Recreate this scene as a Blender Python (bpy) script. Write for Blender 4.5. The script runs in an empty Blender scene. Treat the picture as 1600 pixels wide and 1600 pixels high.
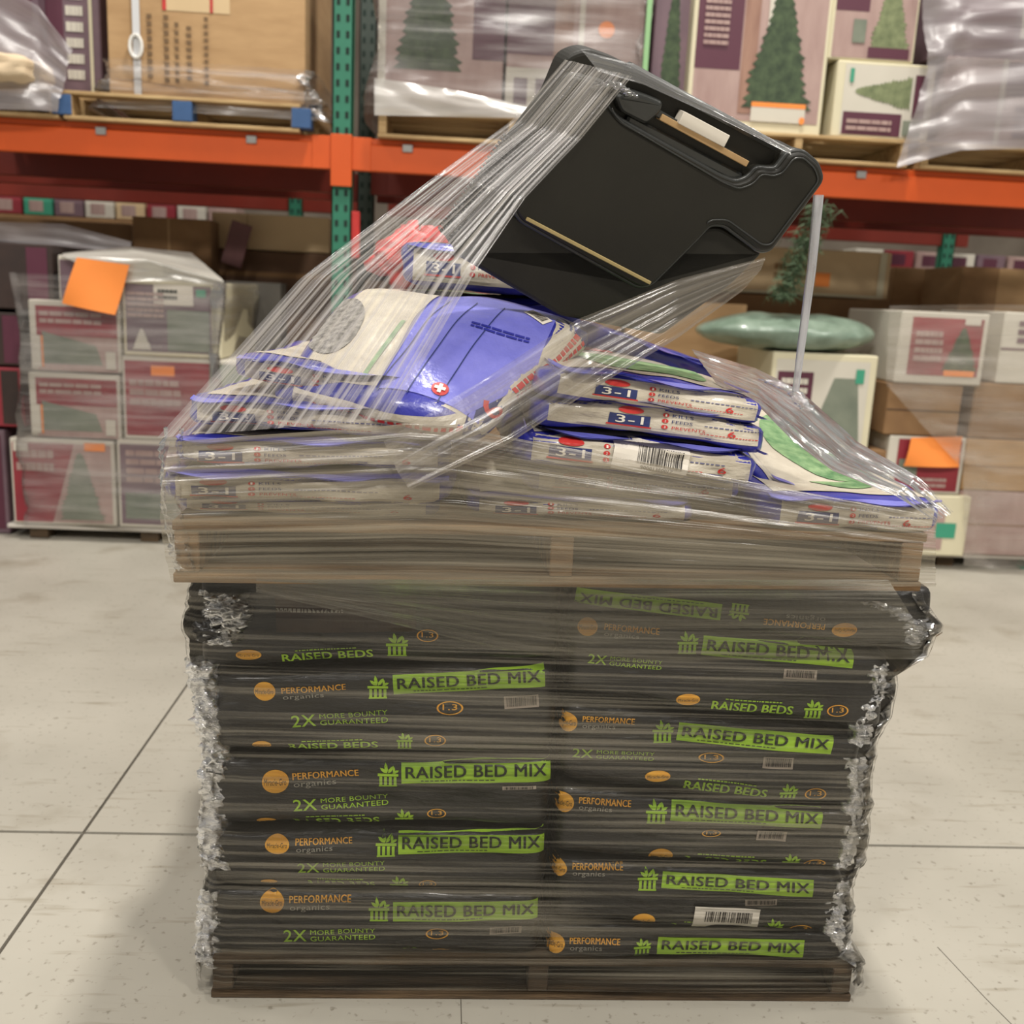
import bpy, math, random
from mathutils import Vector, Matrix, noise
from mathutils.bvhtree import BVHTree
random.seed(7)
S = bpy.context.scene
COL = S.collection
# ------------------------------------------------------------------ camera
FP = 1540.0                       # focal length in pixels of a 1600 px frame
YAW, PIT, ROL, CH = math.radians(3.5), math.atan(335 / FP), math.radians(2.8), 1.307
fw = Vector((math.sin(YAW) * math.cos(PIT), math.cos(YAW) * math.cos(PIT), -math.sin(PIT)))
r0 = Vector((math.cos(YAW), -math.sin(YAW), 0)); u0 = r0.cross(fw)
CR = math.cos(ROL) * r0 + math.sin(ROL) * u0
CU = -math.sin(ROL) * r0 + math.cos(ROL) * u0
CP = Vector((0, 0, CH))
cam = bpy.data.cameras.new('camera'); camo = bpy.data.objects.new('camera', cam); COL.objects.link(camo)
cam.sensor_width = 36; cam.lens = 36 * FP / 1600; cam.clip_start = .05; cam.clip_end = 100
M = Matrix((CR, CU, -fw)).transposed().to_4x4(); M.translation = CP; camo.matrix_world = M
cam.dof.use_dof = True; cam.dof.focus_distance = 1.68; cam.dof.aperture_fstop = 3.9
S.camera = camo
def ray(px, py): return fw + (px - 800) / FP * CR - (py - 800) / FP * CU
def at(px, py, Y):
    d = ray(px, py); return CP + d * (Y / d.y)
# ------------------------------------------------------------------ light
w = bpy.data.worlds.new('world'); S.world = w; w.use_nodes = True
w.node_tree.nodes['Background'].inputs[0].default_value = (1.0, .96, .90, 1)
w.node_tree.nodes['Background'].inputs[1].default_value = .30
def lamp(name, loc, sx, sy, watt, aim=None, col=(1, .955, .885)):
    l = bpy.data.lights.new(name, 'AREA'); l.shape = 'RECTANGLE'; l.size = sx; l.size_y = sy; l.energy = watt; l.color = col
    o = bpy.data.objects.new(name, l); COL.objects.link(o); o.location = loc
    d = (Vector(aim) if aim else Vector((loc[0], loc[1], 0))) - Vector(loc)
    o.rotation_euler = d.to_track_quat('-Z', 'Y').to_euler(); return o
lamp('high_bay_lamp', (.80, 3.3, 7.6), .5, .5, 400)
for lx, ly, e in ((-4.2, 2.6, 120), (5.8, 2.6, 120), (-3.2, -3.8, 350), (.8, -4.2, 560), (4.8, -3.8, 350)):
    lamp('high_bay_lamp', (lx, ly, 7.6), .9, .9, e)
vs = S.view_settings; S.display_settings.display_device = 'sRGB'
vs.view_transform = 'Standard'; vs.look = 'None'; vs.exposure = 0.0; vs.gamma = 1; vs.use_curve_mapping = False

# ------------------------------------------------------------------ materials
def lin(c):
    return tuple(((x / 255) / 12.92 if x / 255 <= .04045 else ((x / 255 + .055) / 1.055) ** 2.4) for x in c)
MC = {}
def mat(name, rgb, rough=.6, metal=0, var=.0, rgb2=None, nscale=8, stretch=(1, 1, 1), bump=0, bscale=None, spec=.5, coat=0, emit=0, coord='Object'):
    if name in MC: return MC[name]
    m = bpy.data.materials.new(name); m.use_nodes = True; MC[name] = m
    nt = m.node_tree; b = nt.nodes['Principled BSDF']; c = lin(rgb)
    b.inputs['Base Color'].default_value = (*c, 1); b.inputs['Roughness'].default_value = rough
    b.inputs['Metallic'].default_value = metal; b.inputs['Specular IOR Level'].default_value = spec
    b.inputs['Coat Weight'].default_value = coat; b.inputs['Coat Roughness'].default_value = .12
    tc = nt.nodes.new('ShaderNodeTexCoord'); mp = nt.nodes.new('ShaderNodeMapping'); mp.inputs['Scale'].default_value = stretch
    nt.links.new(tc.outputs[coord], mp.inputs[0])
    n = nt.nodes.new('ShaderNodeTexNoise'); n.inputs['Scale'].default_value = nscale; n.inputs['Detail'].default_value = 6; n.inputs['Roughness'].default_value = .6
    nt.links.new(mp.outputs[0], n.inputs[0])
    r = nt.nodes.new('ShaderNodeValToRGB'); r.color_ramp.elements[0].position = .32; r.color_ramp.elements[1].position = .68
    c2 = lin(rgb2) if rgb2 else tuple(x * (1 - max(var, .04)) for x in c)
    r.color_ramp.elements[0].color = (*c2, 1); r.color_ramp.elements[1].color = (*c, 1)
    nt.links.new(n.outputs[0], r.inputs[0]); nt.links.new(r.outputs[0], b.inputs['Base Color'])
    if bump:
        n2 = nt.nodes.new('ShaderNodeTexNoise'); n2.inputs['Scale'].default_value = bscale or nscale * 3; n2.inputs['Detail'].default_value = 5
        nt.links.new(mp.outputs[0], n2.inputs[0])
        bp = nt.nodes.new('ShaderNodeBump'); bp.inputs['Strength'].default_value = bump; bp.inputs['Distance'].default_value = .01
        nt.links.new(n2.outputs[0], bp.inputs['Height']); nt.links.new(bp.outputs[0], b.inputs['Normal'])
    return m
def film_mat(name, su=1.5, sv=90, lo=.50, hi=.72, amin=.03, amax=.5, rgb=(205, 200, 190), patch=2.5, gloss=.16, rough=.14, bump=.35, crease=0):
    """clear stretch film: see-through, glossy, with milky streaks running along the uv u direction"""
    m = bpy.data.materials.new(name); m.use_nodes = True; nt = m.node_tree; N = nt.nodes; L = nt.links; N.clear()
    out = N.new('ShaderNodeOutputMaterial'); tc = N.new('ShaderNodeTexCoord')
    mp = N.new('ShaderNodeMapping'); mp.inputs['Scale'].default_value = (su, sv, 1); L.new(tc.outputs['UV'], mp.inputs[0])
    n = N.new('ShaderNodeTexNoise'); n.inputs['Scale'].default_value = 1; n.inputs['Detail'].default_value = 5; n.inputs['Roughness'].default_value = .62; L.new(mp.outputs[0], n.inputs[0])
    mp2 = N.new('ShaderNodeMapping'); mp2.inputs['Scale'].default_value = (patch, patch * 2.5, 1); L.new(tc.outputs['UV'], mp2.inputs[0])
    n2 = N.new('ShaderNodeTexNoise'); n2.inputs['Scale'].default_value = 1; n2.inputs['Detail'].default_value = 2; L.new(mp2.outputs[0], n2.inputs[0])
    ad = N.new('ShaderNodeMath'); ad.operation = 'MULTIPLY_ADD'; ad.inputs[1].default_value = .45; L.new(n2.outputs[0], ad.inputs[0])
    sb = N.new('ShaderNodeMath'); sb.operation = 'SUBTRACT'; sb.inputs[1].default_value = .225; L.new(n.outputs[0], sb.inputs[0]); L.new(sb.outputs[0], ad.inputs[2])
    mr = N.new('ShaderNodeMapRange'); mr.inputs[1].default_value = lo; mr.inputs[2].default_value = hi; mr.inputs[3].default_value = amin; mr.inputs[4].default_value = amax
    L.new(ad.outputs[0], mr.inputs[0])
    bp = N.new('ShaderNodeBump'); bp.inputs['Strength'].default_value = bump; bp.inputs['Distance'].default_value = .004; L.new(n.outputs[0], bp.inputs['Height'])
    tr = N.new('ShaderNodeBsdfTransparent'); gl = N.new('ShaderNodeBsdfGlossy'); gl.inputs['Roughness'].default_value = rough; gl.inputs['Color'].default_value = (1, 1, 1, 1)
    L.new(bp.outputs[0], gl.inputs['Normal'])
    lw = N.new('ShaderNodeLayerWeight'); lw.inputs[0].default_value = gloss; L.new(bp.outputs[0], lw.inputs['Normal'])
    m1 = N.new('ShaderNodeMixShader'); L.new(lw.outputs['Fresnel'], m1.inputs[0]); L.new(tr.outputs[0], m1.inputs[1]); L.new(gl.outputs[0], m1.inputs[2])
    df = N.new('ShaderNodeBsdfDiffuse'); df.inputs[0].default_value = (*lin(rgb), 1); L.new(bp.outputs[0], df.inputs['Normal'])
    tl = N.new('ShaderNodeBsdfTranslucent'); tl.inputs[0].default_value = (*lin(rgb), 1)
    m2 = N.new('ShaderNodeMixShader'); m2.inputs[0].default_value = .2; L.new(df.outputs[0], m2.inputs[1]); L.new(tl.outputs[0], m2.inputs[2])
    g2 = N.new('ShaderNodeBsdfGlossy'); g2.inputs['Roughness'].default_value = rough * 1.6; L.new(bp.outputs[0], g2.inputs['Normal'])
    m4 = N.new('ShaderNodeMixShader'); m4.inputs[0].default_value = .22; L.new(m2.outputs[0], m4.inputs[1]); L.new(g2.outputs[0], m4.inputs[2])
    m3 = N.new('ShaderNodeMixShader'); L.new(mr.outputs[0], m3.inputs[0]); L.new(m1.outputs[0], m3.inputs[1]); L.new(m4.outputs[0], m3.inputs[2])
    L.new(m3.outputs[0], out.inputs[0]); return m

BLK = mat('black bag plastic', (38, 35, 30), .42, rgb2=(24, 21, 18), nscale=6, stretch=(1, 1, 3), bump=.5, bscale=34, coat=.25)
BRN = mat('brown printed plastic', (66, 46, 28), .4, rgb2=(40, 29, 20), nscale=9, bump=.35, bscale=30, coat=.2)
GRN = mat('lime print', (168, 206, 52), .45, rgb2=(146, 188, 44), nscale=14)
DKP = mat('dark print', (30, 36, 18), .5)
ORP = mat('amber print', (240, 178, 62), .45, rgb2=(222, 154, 48), nscale=20)
GYP = mat('pale print', (150, 146, 134), .5)
WHT = mat('white paper', (222, 214, 200), .6)
BARB = mat('barcode ink', (40, 34, 30), .6)
BLU = mat('blue bag plastic', (58, 60, 160), .3, rgb2=(36, 40, 128), nscale=7, bump=.35, bscale=30, coat=.35)
BLL = mat('light blue bag plastic', (126, 126, 206), .3, rgb2=(100, 102, 188), nscale=8, bump=.4, bscale=40, coat=.35)
CRM = mat('cream bag print', (205, 196, 178), .38, rgb2=(170, 160, 142), nscale=9, stretch=(1, 1, 3), bump=.35, bscale=30, coat=.25)
NAV = mat('navy print', (38, 48, 98), .45)
RED = mat('red print', (200, 52, 46), .45, rgb2=(170, 38, 38), nscale=20)
LWN = mat('lawn print', (64, 110, 66), .45, rgb2=(142, 170, 122), nscale=30)
SPK = mat('seed photo print', (70, 66, 62), .6, rgb2=(150, 146, 138), nscale=90)
BAR2 = mat('thin navy text', (90, 92, 130), .5)
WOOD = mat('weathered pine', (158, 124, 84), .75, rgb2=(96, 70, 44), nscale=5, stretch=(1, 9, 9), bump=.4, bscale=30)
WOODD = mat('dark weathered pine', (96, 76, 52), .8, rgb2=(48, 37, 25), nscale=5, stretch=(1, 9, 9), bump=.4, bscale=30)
WOODL = mat('pale pallet pine', (196, 168, 122), .75, rgb2=(150, 118, 76), nscale=4, stretch=(1, 9, 9))
CON = None
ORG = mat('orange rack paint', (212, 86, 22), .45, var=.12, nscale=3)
ORD = mat('shaded orange rack paint', (122, 32, 12), .5, var=.3, nscale=2)  # same orange paint, darkened to put shade on the rear beams
GRP = mat('green rack paint', (42, 118, 92), .5, var=.15, nscale=4)
HOL = mat('slot shadow', (22, 40, 34), .9)
STL = mat('galvanized steel', (176, 174, 170), .35, metal=.8)
CDB = mat('corrugated cardboard', (186, 152, 110), .8, rgb2=(166, 132, 92), nscale=3, stretch=(1, 1, 4))
CDD = mat('brown cardboard', (150, 116, 78), .8, rgb2=(126, 94, 62), nscale=3)
CDK = mat('dark carton ink', (110, 86, 60), .8)
CDP = mat('pale cardboard', (208, 182, 142), .8, var=.08, nscale=3)
BXW = mat('white coated carton', (204, 198, 184), .6, var=.06, nscale=4)
BXC = mat('cream carton edge', (214, 206, 176), .6, var=.06, nscale=4)
BXR = mat('red carton print', (150, 48, 58), .5, rgb2=(128, 36, 48), nscale=5)
BXM = mat('maroon carton print', (88, 40, 58), .5, var=.1, nscale=5)
BXP = mat('mauve carton print', (120, 96, 104), .55, rgb2=(98, 78, 88), nscale=4)
BXK = mat('dusky rose carton print', (176, 150, 142), .6, rgb2=(156, 128, 122), nscale=3, stretch=(4, 1, 1))
BXT = mat('wood look print', (158, 122, 104), .6, rgb2=(136, 100, 86), nscale=4, stretch=(6, 1, 1))
FIR = mat('fir tree print', (78, 94, 66), .8, rgb2=(44, 58, 42), nscale=22)
FIO = mat('frosted fir print', (134, 142, 104), .8, rgb2=(96, 106, 74), nscale=22)
FIG = mat('grey green print', (128, 134, 118), .7, rgb2=(104, 112, 98), nscale=6)
ORN = mat('orange paper', (244, 142, 62), .65, var=.06, nscale=5)
DRK = mat('dark storage plastic', (40, 30, 28), .6, rgb2=(62, 44, 38), nscale=4)
TEA = mat('teal print', (60, 150, 120), .6)
BEI = mat('beige kraft', (218, 196, 164), .8, var=.1, nscale=5)
BLO = mat('blue pallet paint', (58, 92, 138), .7, var=.2, nscale=10)
BAGG = mat('pale green poly bag', (138, 156, 140), .3, rgb2=(92, 112, 96), nscale=6, bump=.4, bscale=14, coat=.4)
TOT = mat('black moulded plastic', (34, 32, 25), .5, rgb2=(25, 23, 18), nscale=3, bump=.04, bscale=300, spec=.35)
TOG = mat('highlight grey moulded edge', (52, 53, 51), .32, var=.15, nscale=20)  # lighter grey puts edge highlights into the black plastic's colour
YEL = mat('tan foam strip', (170, 150, 100), .6, var=.1, nscale=30)

F_LOW = film_mat('stretch film lower', su=.8, sv=85, lo=.47, hi=.68, amin=.02, amax=.46, rgb=(150, 140, 120), patch=1.6, gloss=.22, rough=.16, bump=.6)
F_UP = film_mat('stretch film upper', su=.7, sv=85, lo=.38, hi=.64, amin=.14, amax=.72, rgb=(150, 138, 114), patch=1.6, gloss=.2, rough=.16, bump=.5)
F_SK = film_mat('stretch film skirt', su=.6, sv=80, lo=.42, hi=.68, amin=.12, amax=.55, rgb=(128, 120, 100), patch=1.2, gloss=.10, rough=.22, bump=.5)
F_CLR = film_mat('stretch film clear', su=1.2, sv=60, lo=.48, hi=.8, amin=.02, amax=.42, rgb=(214, 210, 208), patch=3, gloss=.22, rough=.12, bump=.6)
F_CONE = film_mat('stretch film pulled', su=.5, sv=125, lo=.40, hi=.66, amin=.06, amax=.92, rgb=(226, 220, 216), patch=.8, gloss=.2, rough=.14, bump=.6)
F_BAND = film_mat('stretch film band', su=.5, sv=70, lo=.38, hi=.70, amin=.16, amax=.85, rgb=(160, 150, 136), patch=.9, gloss=.24, rough=.13, bump=.7)
F_BG = film_mat('stretch film shelf', su=1.2, sv=16, lo=.42, hi=.72, amin=.08, amax=.5, rgb=(206, 200, 196), patch=1.2, gloss=.2, rough=.2, bump=.5)
F_BGR = film_mat('stretch film right stack', su=1.1, sv=9, lo=.36, hi=.68, amin=.10, amax=.5, rgb=(200, 190, 178), patch=1.1, gloss=.2, rough=.2, bump=.5)
F_BGD = film_mat('stretch film shelf thick', su=1.0, sv=12, lo=.3, hi=.66, amin=.4, amax=.88, rgb=(176, 168, 170), patch=1.0, gloss=.2, rough=.2, bump=.6)

# ------------------------------------------------------------------ object helpers
def tag(o, label=None, cat=None, group=None, kind=None):
    if label: o['label'] = label
    if cat: o['category'] = cat
    if group: o['group'] = group
    if kind: o['kind'] = kind
    return o
def mk(name, vf, m, parent=None, smooth=False, uv=None, loc=None, rot=None):
    me = bpy.data.meshes.new(name); me.from_pydata([tuple(v) for v in vf[0]], [], vf[1])
    if uv:
        l = me.uv_layers.new(name='uv')
        for lp in me.loops: l.data[lp.index].uv = uv[lp.vertex_index]
    me.materials.append(m)
    if smooth: me.polygons.foreach_set('use_smooth', [True] * len(me.polygons))
    me.update()
    o = bpy.data.objects.new(name, me); COL.objects.link(o)
    if parent: o.parent = parent
    if loc is not None: o.location = loc
    if rot is not None: o.rotation_euler = rot
    return o
def empty(name, loc=(0, 0, 0), rot=(0, 0, 0)):
    o = bpy.data.objects.new(name, None); COL.objects.link(o); o.location = loc; o.rotation_euler = rot; o.empty_display_size = .05; return o
def join(*parts):
    V, Fc = [], []
    for v, f in parts:
        n = len(V); V += list(v); Fc += [tuple(i + n for i in q) for q in f]
    return V, Fc
def box(x0, y0, z0, x1, y1, z1, b=0):
    if b <= 0:
        v = [(x0, y0, z0), (x1, y0, z0), (x1, y1, z0), (x0, y1, z0), (x0, y0, z1), (x1, y0, z1), (x1, y1, z1), (x0, y1, z1)]
        return v, [(0, 3, 2, 1), (4, 5, 6, 7), (0, 1, 5, 4), (1, 2, 6, 5), (2, 3, 7, 6), (3, 0, 4, 7)]
    v = []; cx, cy, cz = (x0 + x1) / 2, (y0 + y1) / 2, (z0 + z1) / 2; hx, hy, hz = (x1 - x0) / 2, (y1 - y0) / 2, (z1 - z0) / 2
    idx = {}
    for sx in (-1, 1):
        for sy in (-1, 1):
            for sz in (-1, 1):
                for ax in range(3):
                    e = [hx - b, hy - b, hz - b]; e[ax] += b
                    idx[(sx, sy, sz, ax)] = len(v); v.append((cx + sx * e[0], cy + sy * e[1], cz + sz * e[2]))
    f = []
    for s in (-1, 1):
        f.append([idx[(s, a, c, 0)] for a, c in ((-1, -1), (1, -1), (1, 1), (-1, 1))][::s])
        f.append([idx[(a, s, c, 1)] for a, c in ((-1, -1), (1, -1), (1, 1), (-1, 1))][::-s])
        f.append([idx[(a, c, s, 2)] for a, c in ((-1, -1), (1, -1), (1, 1), (-1, 1))][::s])
    for a in (-1, 1):
        for c in (-1, 1):
            f.append([idx[(a, c, -1, 0)], idx[(a, c, 1, 0)], idx[(a, c, 1, 1)], idx[(a, c, -1, 1)]][::-a * c])
            f.append([idx[(a, -1, c, 0)], idx[(a, 1, c, 0)], idx[(a, 1, c, 2)], idx[(a, -1, c, 2)]][::a * c])
            f.append([idx[(-1, a, c, 1)], idx[(1, a, c, 1)], idx[(1, a, c, 2)], idx[(-1, a, c, 2)]][::-a * c])
    for sx in (-1, 1):
        for sy in (-1, 1):
            for sz in (-1, 1): f.append([idx[(sx, sy, sz, k)] for k in range(3)][::sx * sy * sz])
    return v, [tuple(q) for q in f]
def grid(nu, nv, fn):
    v = [fn(i / nu, j / nv) for j in range(nv + 1) for i in range(nu + 1)]; a = nu + 1
    return v, [(j * a + i, j * a + i + 1, (j + 1) * a + i + 1, (j + 1) * a + i) for j in range(nv) for i in range(nu)]
def tube(pts, r, n=6, closed=False):
    pts = [Vector(p) for p in pts]; V, Fc = [], []; k = len(pts); rr = r if hasattr(r, '__len__') else [r] * k
    up = None
    for i, p in enumerate(pts):
        t = (pts[(i + 1) % k] - pts[i - 1]) if closed else (pts[min(i + 1, k - 1)] - pts[max(i - 1, 0)])
        t.normalize()
        if up is None: up = t.orthogonal().normalized()
        s = t.cross(up).normalized(); up = s.cross(t).normalized()
        for a in range(n):
            an = 2 * math.pi * a / n; V.append(p + rr[i] * (math.cos(an) * up + math.sin(an) * s))
    for i in range(k if closed else k - 1):
        j = (i + 1) % k
        for a in range(n): Fc.append((i * n + a, i * n + (a + 1) % n, j * n + (a + 1) % n, j * n + a))
    if not closed: Fc += [tuple(range(n))[::-1], tuple(range((k - 1) * n, k * n))]
    return V, Fc
def N3(x, y, z): return noise.noise(Vector((x, y, z)))
# ---- soft bags
def pillow(w, d, h, nx, ny, nz, nh=7, nv=3.2, seed=0, wr=.006, bend=None, fr=(5, 5, 22)):
    V, Fc, key = [], [], {}
    def vid(a, b, c):
        k = (a, b, c)
        if k in key: return key[k]
        vx, vy, vz = 2 * a / nx - 1, 2 * b / ny - 1, 2 * c / nz - 1
        # square cell coordinates, denser at the rims
        q = (abs(vx) ** nh + abs(vy) ** nh) ** (nv / nh) + abs(vz) ** nv
        s = q ** (-1 / nv); x, y, z = vx * s, vy * s, vz * s
        X, Y, Z = x * w / 2, y * d / 2, (z + 1) * h / 2
        n = Vector((x ** 5 / w, y ** 5 / d, z ** 3 / h)); n.normalize()
        rim = max(abs(x), abs(y)) ** 8
        dsp = wr * (1.1 * N3(X * fr[0] + seed * 3.1, Y * fr[1], Z * fr[2] + seed) + .5 * N3(X * fr[0] * 3 + seed, Y * fr[1] * 3, Z * fr[2] * 2.2 + 7)) * (1 + .8 * rim)
        p = Vector((X, Y, Z)) + n * dsp
        if bend: p = bend(p, w, d, h)
        key[k] = len(V); V.append(p); return key[k]
    for a in range(nx):
        for b in range(ny):
            Fc.append((vid(a, b, 0), vid(a, b + 1, 0), vid(a + 1, b + 1, 0), vid(a + 1, b, 0)))
            Fc.append((vid(a, b, nz), vid(a + 1, b, nz), vid(a + 1, b + 1, nz), vid(a, b + 1, nz)))
    for a in range(nx):
        for c in range(nz):
            Fc.append((vid(a, 0, c), vid(a + 1, 0, c), vid(a + 1, 0, c + 1), vid(a, 0, c + 1)))
            Fc.append((vid(a, ny, c), vid(a, ny, c + 1), vid(a + 1, ny, c + 1), vid(a + 1, ny, c)))
    for b in range(ny):
        for c in range(nz):
            Fc.append((vid(0, b, c), vid(0, b, c + 1), vid(0, b + 1, c + 1), vid(0, b + 1, c)))
            Fc.append((vid(nx, b, c), vid(nx, b + 1, c), vid(nx, b + 1, c + 1), vid(nx, b, c + 1)))
    return V, Fc
# ---- flat prints (2D) draped over a surface
TX = {}
def text2d(s, bold=.003):
    bold = min(bold, .008) if 'M' not in s else 0
    if s in TX: return TX[s]
    c = bpy.data.curves.new('lettering', 'FONT'); c.body = s; c.resolution_u = 3; c.offset = bold; c.size = 1; c.space_character = 1.05
    o = bpy.data.objects.new('lettering', c); COL.objects.link(o)
    me = bpy.data.meshes.new_from_object(o.evaluated_get(bpy.context.evaluated_depsgraph_get()))
    v = [(p.co.x, p.co.y) for p in me.vertices]; f = [tuple(p.vertices) for p in me.polygons]
    bpy.data.objects.remove(o); bpy.data.meshes.remove(me); bpy.data.curves.remove(c)
    x0, x1 = min(p[0] for p in v), max(p[0] for p in v); y0, y1 = min(p[1] for p in v), max(p[1] for p in v)
    TX[s] = ([((x - x0) / (x1 - x0) - .5, (y - y0) / (y1 - y0) - .5) for x, y in v], f); return TX[s]
def rect2d(nu=1, nv=1):
    v, f = grid(nu, nv, lambda a, b: (a - .5, b - .5)); return v, f
def disc2d(n=24, rings=3):
    v = [(0, 0)] + [(.5 * r / rings * math.cos(2 * math.pi * k / n), .5 * r / rings * math.sin(2 * math.pi * k / n)) for r in range(1, rings + 1) for k in range(n)]
    f = [(0, 1 + k, 1 + (k + 1) % n) for k in range(n)]
    for r in range(rings - 1):
        a = 1 + r * n; b = a + n; f += [(a + k, b + k, b + (k + 1) % n, a + (k + 1) % n) for k in range(n)]
    return v, f
def ring2d(n=24, t=.07):
    v = [(.5 * s * math.cos(2 * math.pi * k / n), .5 * s * math.sin(2 * math.pi * k / n)) for s in (1 - 2 * t, 1) for k in range(n)]
    return v, [(k, n + k, n + (k + 1) % n, (k + 1) % n) for k in range(n)]
def sc2d(s, cx, cy, sx, sy): return [(cx + x * sx, cy + y * sy) for x, y in s[0]], s[1]
def j2(*p): return join(*p)
def leaf2d(cx, cy, L, ang, wd=.35):
    pts = [(0, 0), (.3, wd / 2), (.7, wd / 2.2), (1, 0), (.7, -wd / 2.2), (.3, -wd / 2)]
    ca, sa = math.cos(ang), math.sin(ang)
    return [(cx + L * (x * ca - y * sa), cy + L * (x * sa + y * ca)) for x, y in pts], [(0, 1, 2, 3, 4, 5)]
def basket2d():
    ps = [sc2d(rect2d(4, 1), 0, .02, .95, .12)]
    for k in range(4): ps.append(sc2d(rect2d(1, 2), -.33 + .22 * k, -.27, .13, .42))
    ps.append(sc2d(rect2d(4, 1), 0, -.47, .84, .07))
    for cx, an, L in ((-.05, 2.5, .4), (-.05, 1.75, .45), (.0, .9, .42), (.2, .4, .34), (.28, 1.6, .3)): ps.append(leaf2d(cx, .1, L, an))
    return j2(*ps)
def bars2d(n=22, seed=1):
    rd = random.Random(seed); x = -.5; ps = []
    while x < .48:
        wd = rd.choice((.012, .02, .034)); ps.append(sc2d(rect2d(1, 2), x + wd / 2, 0, wd, 1)); x += wd + rd.choice((.012, .02, .03))
    return j2(*ps)
def dashes2d(rows, seed=1, fill=.6, lo=.02, hi=.08):
    rd = random.Random(seed); ps = []
    for r in range(rows):
        x = -.5; y = .5 - (r + .5) / rows
        while x < .47:
            wd = min(rd.uniform(lo, hi), .5 - x); ps.append(sc2d(rect2d(1, 1), x + wd / 2, y, wd, fill / rows)); x += wd + .018
    return j2(*ps)
def tree2d(n=15, seed=3, lean=0):
    """one fir outline, cut into level bands"""
    rd = random.Random(seed); V = [(-.01, .5), (.01, .5)]
    for k in range(1, n + 1):
        t = k / n; y = .5 - t; a, b = [(.04 + .44 * t ** .9) * rd.uniform(.9, 1.06) for _ in 'ab']
        V += [(-a, y + .02), (b, y + .02)]
        if k < n: V += [(-a * .84, y), (b * .84, y)]
    return V, [(2 * i, 2 * i + 2, 2 * i + 3, 2 * i + 1) for i in range(len(V) // 2 - 1)]
class Surf:
    """drapes 2D prints on one side of a mesh"""
    def __init__(s, vf, side='front'):
        s.t = BVHTree.FromPolygons([Vector(v) for v in vf[0]], vf[1]); s.set(side)
    def set(s, side):
        s.o, s.a, s.b, s.n = {'front': ((0, 0, 0), (1, 0, 0), (0, 0, 1), (0, -1, 0)), 'top': ((0, 0, 0), (1, 0, 0), (0, 1, 0), (0, 0, 1)),
            'right': ((0, 0, 0), (0, 1, 0), (0, 0, 1), (1, 0, 0)), 'left': ((0, 0, 0), (0, -1, 0), (0, 0, 1), (-1, 0, 0))}[side]
        s.o, s.a, s.b, s.n = map(Vector, (s.o, s.a, s.b, s.n)); return s
    def put(s, name, g, m, parent, cx, cy, w, h, ang=0, off=.0015, label=None, heavy=0):
        if heavy:
            n0 = len(g[0]); g = ([(x - heavy, y) for x, y in g[0]] + [(x + heavy, y) for x, y in g[0]], list(g[1]) + [tuple(i + n0 for i in f) for f in g[1]])
        ca, sa = math.cos(ang), math.sin(ang); V, ok = [], []
        for ii, (x, y) in enumerate(g[0]):
            x, y = x * w, y * h; u, v = cx + x * ca - y * sa, cy + x * sa + y * ca
            p = s.a * u + s.b * v + s.n * 5
            hit, nn, i, d = s.t.ray_cast(p, -s.n)
            if hit is None: V.append(Vector((0, 0, 0))); ok.append(False)
            else: V.append(hit + s.n * (off + (.00035 if heavy and ii >= n0 else 0))); ok.append(True)
        keep = [f for f in g[1] if all(ok[i] for i in f)]
        if not keep: return None
        used = sorted({i for f in keep for i in f}); mp = {a: b for b, a in enumerate(used)}
        o = mk(name, ([V[i] for i in used], [tuple(mp[i] for i in f) for f in keep]), m, parent)
        if label: o['label'] = label
        if name in ('barcode', 'barcode_lettering', 'lettering', 'small_lettering') or (name.endswith('lettering') and len(g[0]) > 40 and not o.get('label') and g[1] and len(g[1][0]) == 4): o['kind'] = 'stuff'
        return o

# ------------------------------------------------------------------ floor, back wall
def concrete():
    m = bpy.data.materials.new('polished concrete'); m.use_nodes = True; nt = m.node_tree; N = nt.nodes; L = nt.links; b = N['Principled BSDF']
    tc = N.new('ShaderNodeTexCoord')
    def ns(sc, st=(1, 1, 1), d=5):
        mp = N.new('ShaderNodeMapping'); mp.inputs['Scale'].default_value = st; L.new(tc.outputs['Object'], mp.inputs[0])
        n = N.new('ShaderNodeTexNoise'); n.inputs['Scale'].default_value = sc; n.inputs['Detail'].default_value = d; L.new(mp.outputs[0], n.inputs[0]); return n
    def ramp(src, p0, c0, p1, c1):
        r = N.new('ShaderNodeValToRGB'); e = r.color_ramp.elements; e[0].position = p0; e[1].position = p1; e[0].color = (*lin(c0), 1); e[1].color = (*lin(c1), 1); L.new(src.outputs[0], r.inputs[0]); return r
    a = ramp(ns(1.3), .3, (154, 149, 137), .7, (175, 170, 158))
    sp = ramp(ns(60, (1, 1, 1), 3), .62, (255, 255, 255), .72, (150, 142, 128))
    sk = ramp(ns(7, (.6, 5, 1), 6), .60, (255, 255, 255), .78, (196, 188, 172))
    bl = ramp(ns(3.2, (1, 1, 1), 8), .58, (255, 255, 255), .8, (200, 192, 178))
    last = a
    for x, f in ((sp, .55), (sk, .8), (bl, .8)):
        mx = N.new('ShaderNodeMix'); mx.data_type = 'RGBA'; mx.blend_type = 'MULTIPLY'; mx.inputs[0].default_value = f
        L.new(last.outputs[0 if last is a else 2], mx.inputs[6]); L.new(x.outputs[0], mx.inputs[7]); last = mx
    L.new(last.outputs[2], b.inputs['Base Color']); b.inputs['Roughness'].default_value = .42; b.inputs['Specular IOR Level'].default_value = .35
    bp = N.new('ShaderNodeBump'); bp.inputs['Strength'].default_value = .06; n = ns(40); L.new(n.outputs[0], bp.inputs['Height']); L.new(bp.outputs[0], b.inputs['Normal'])
    return m
CON = concrete()
GAP = mat('joint filler', (92, 86, 76), .9, var=.3, nscale=10)
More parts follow.
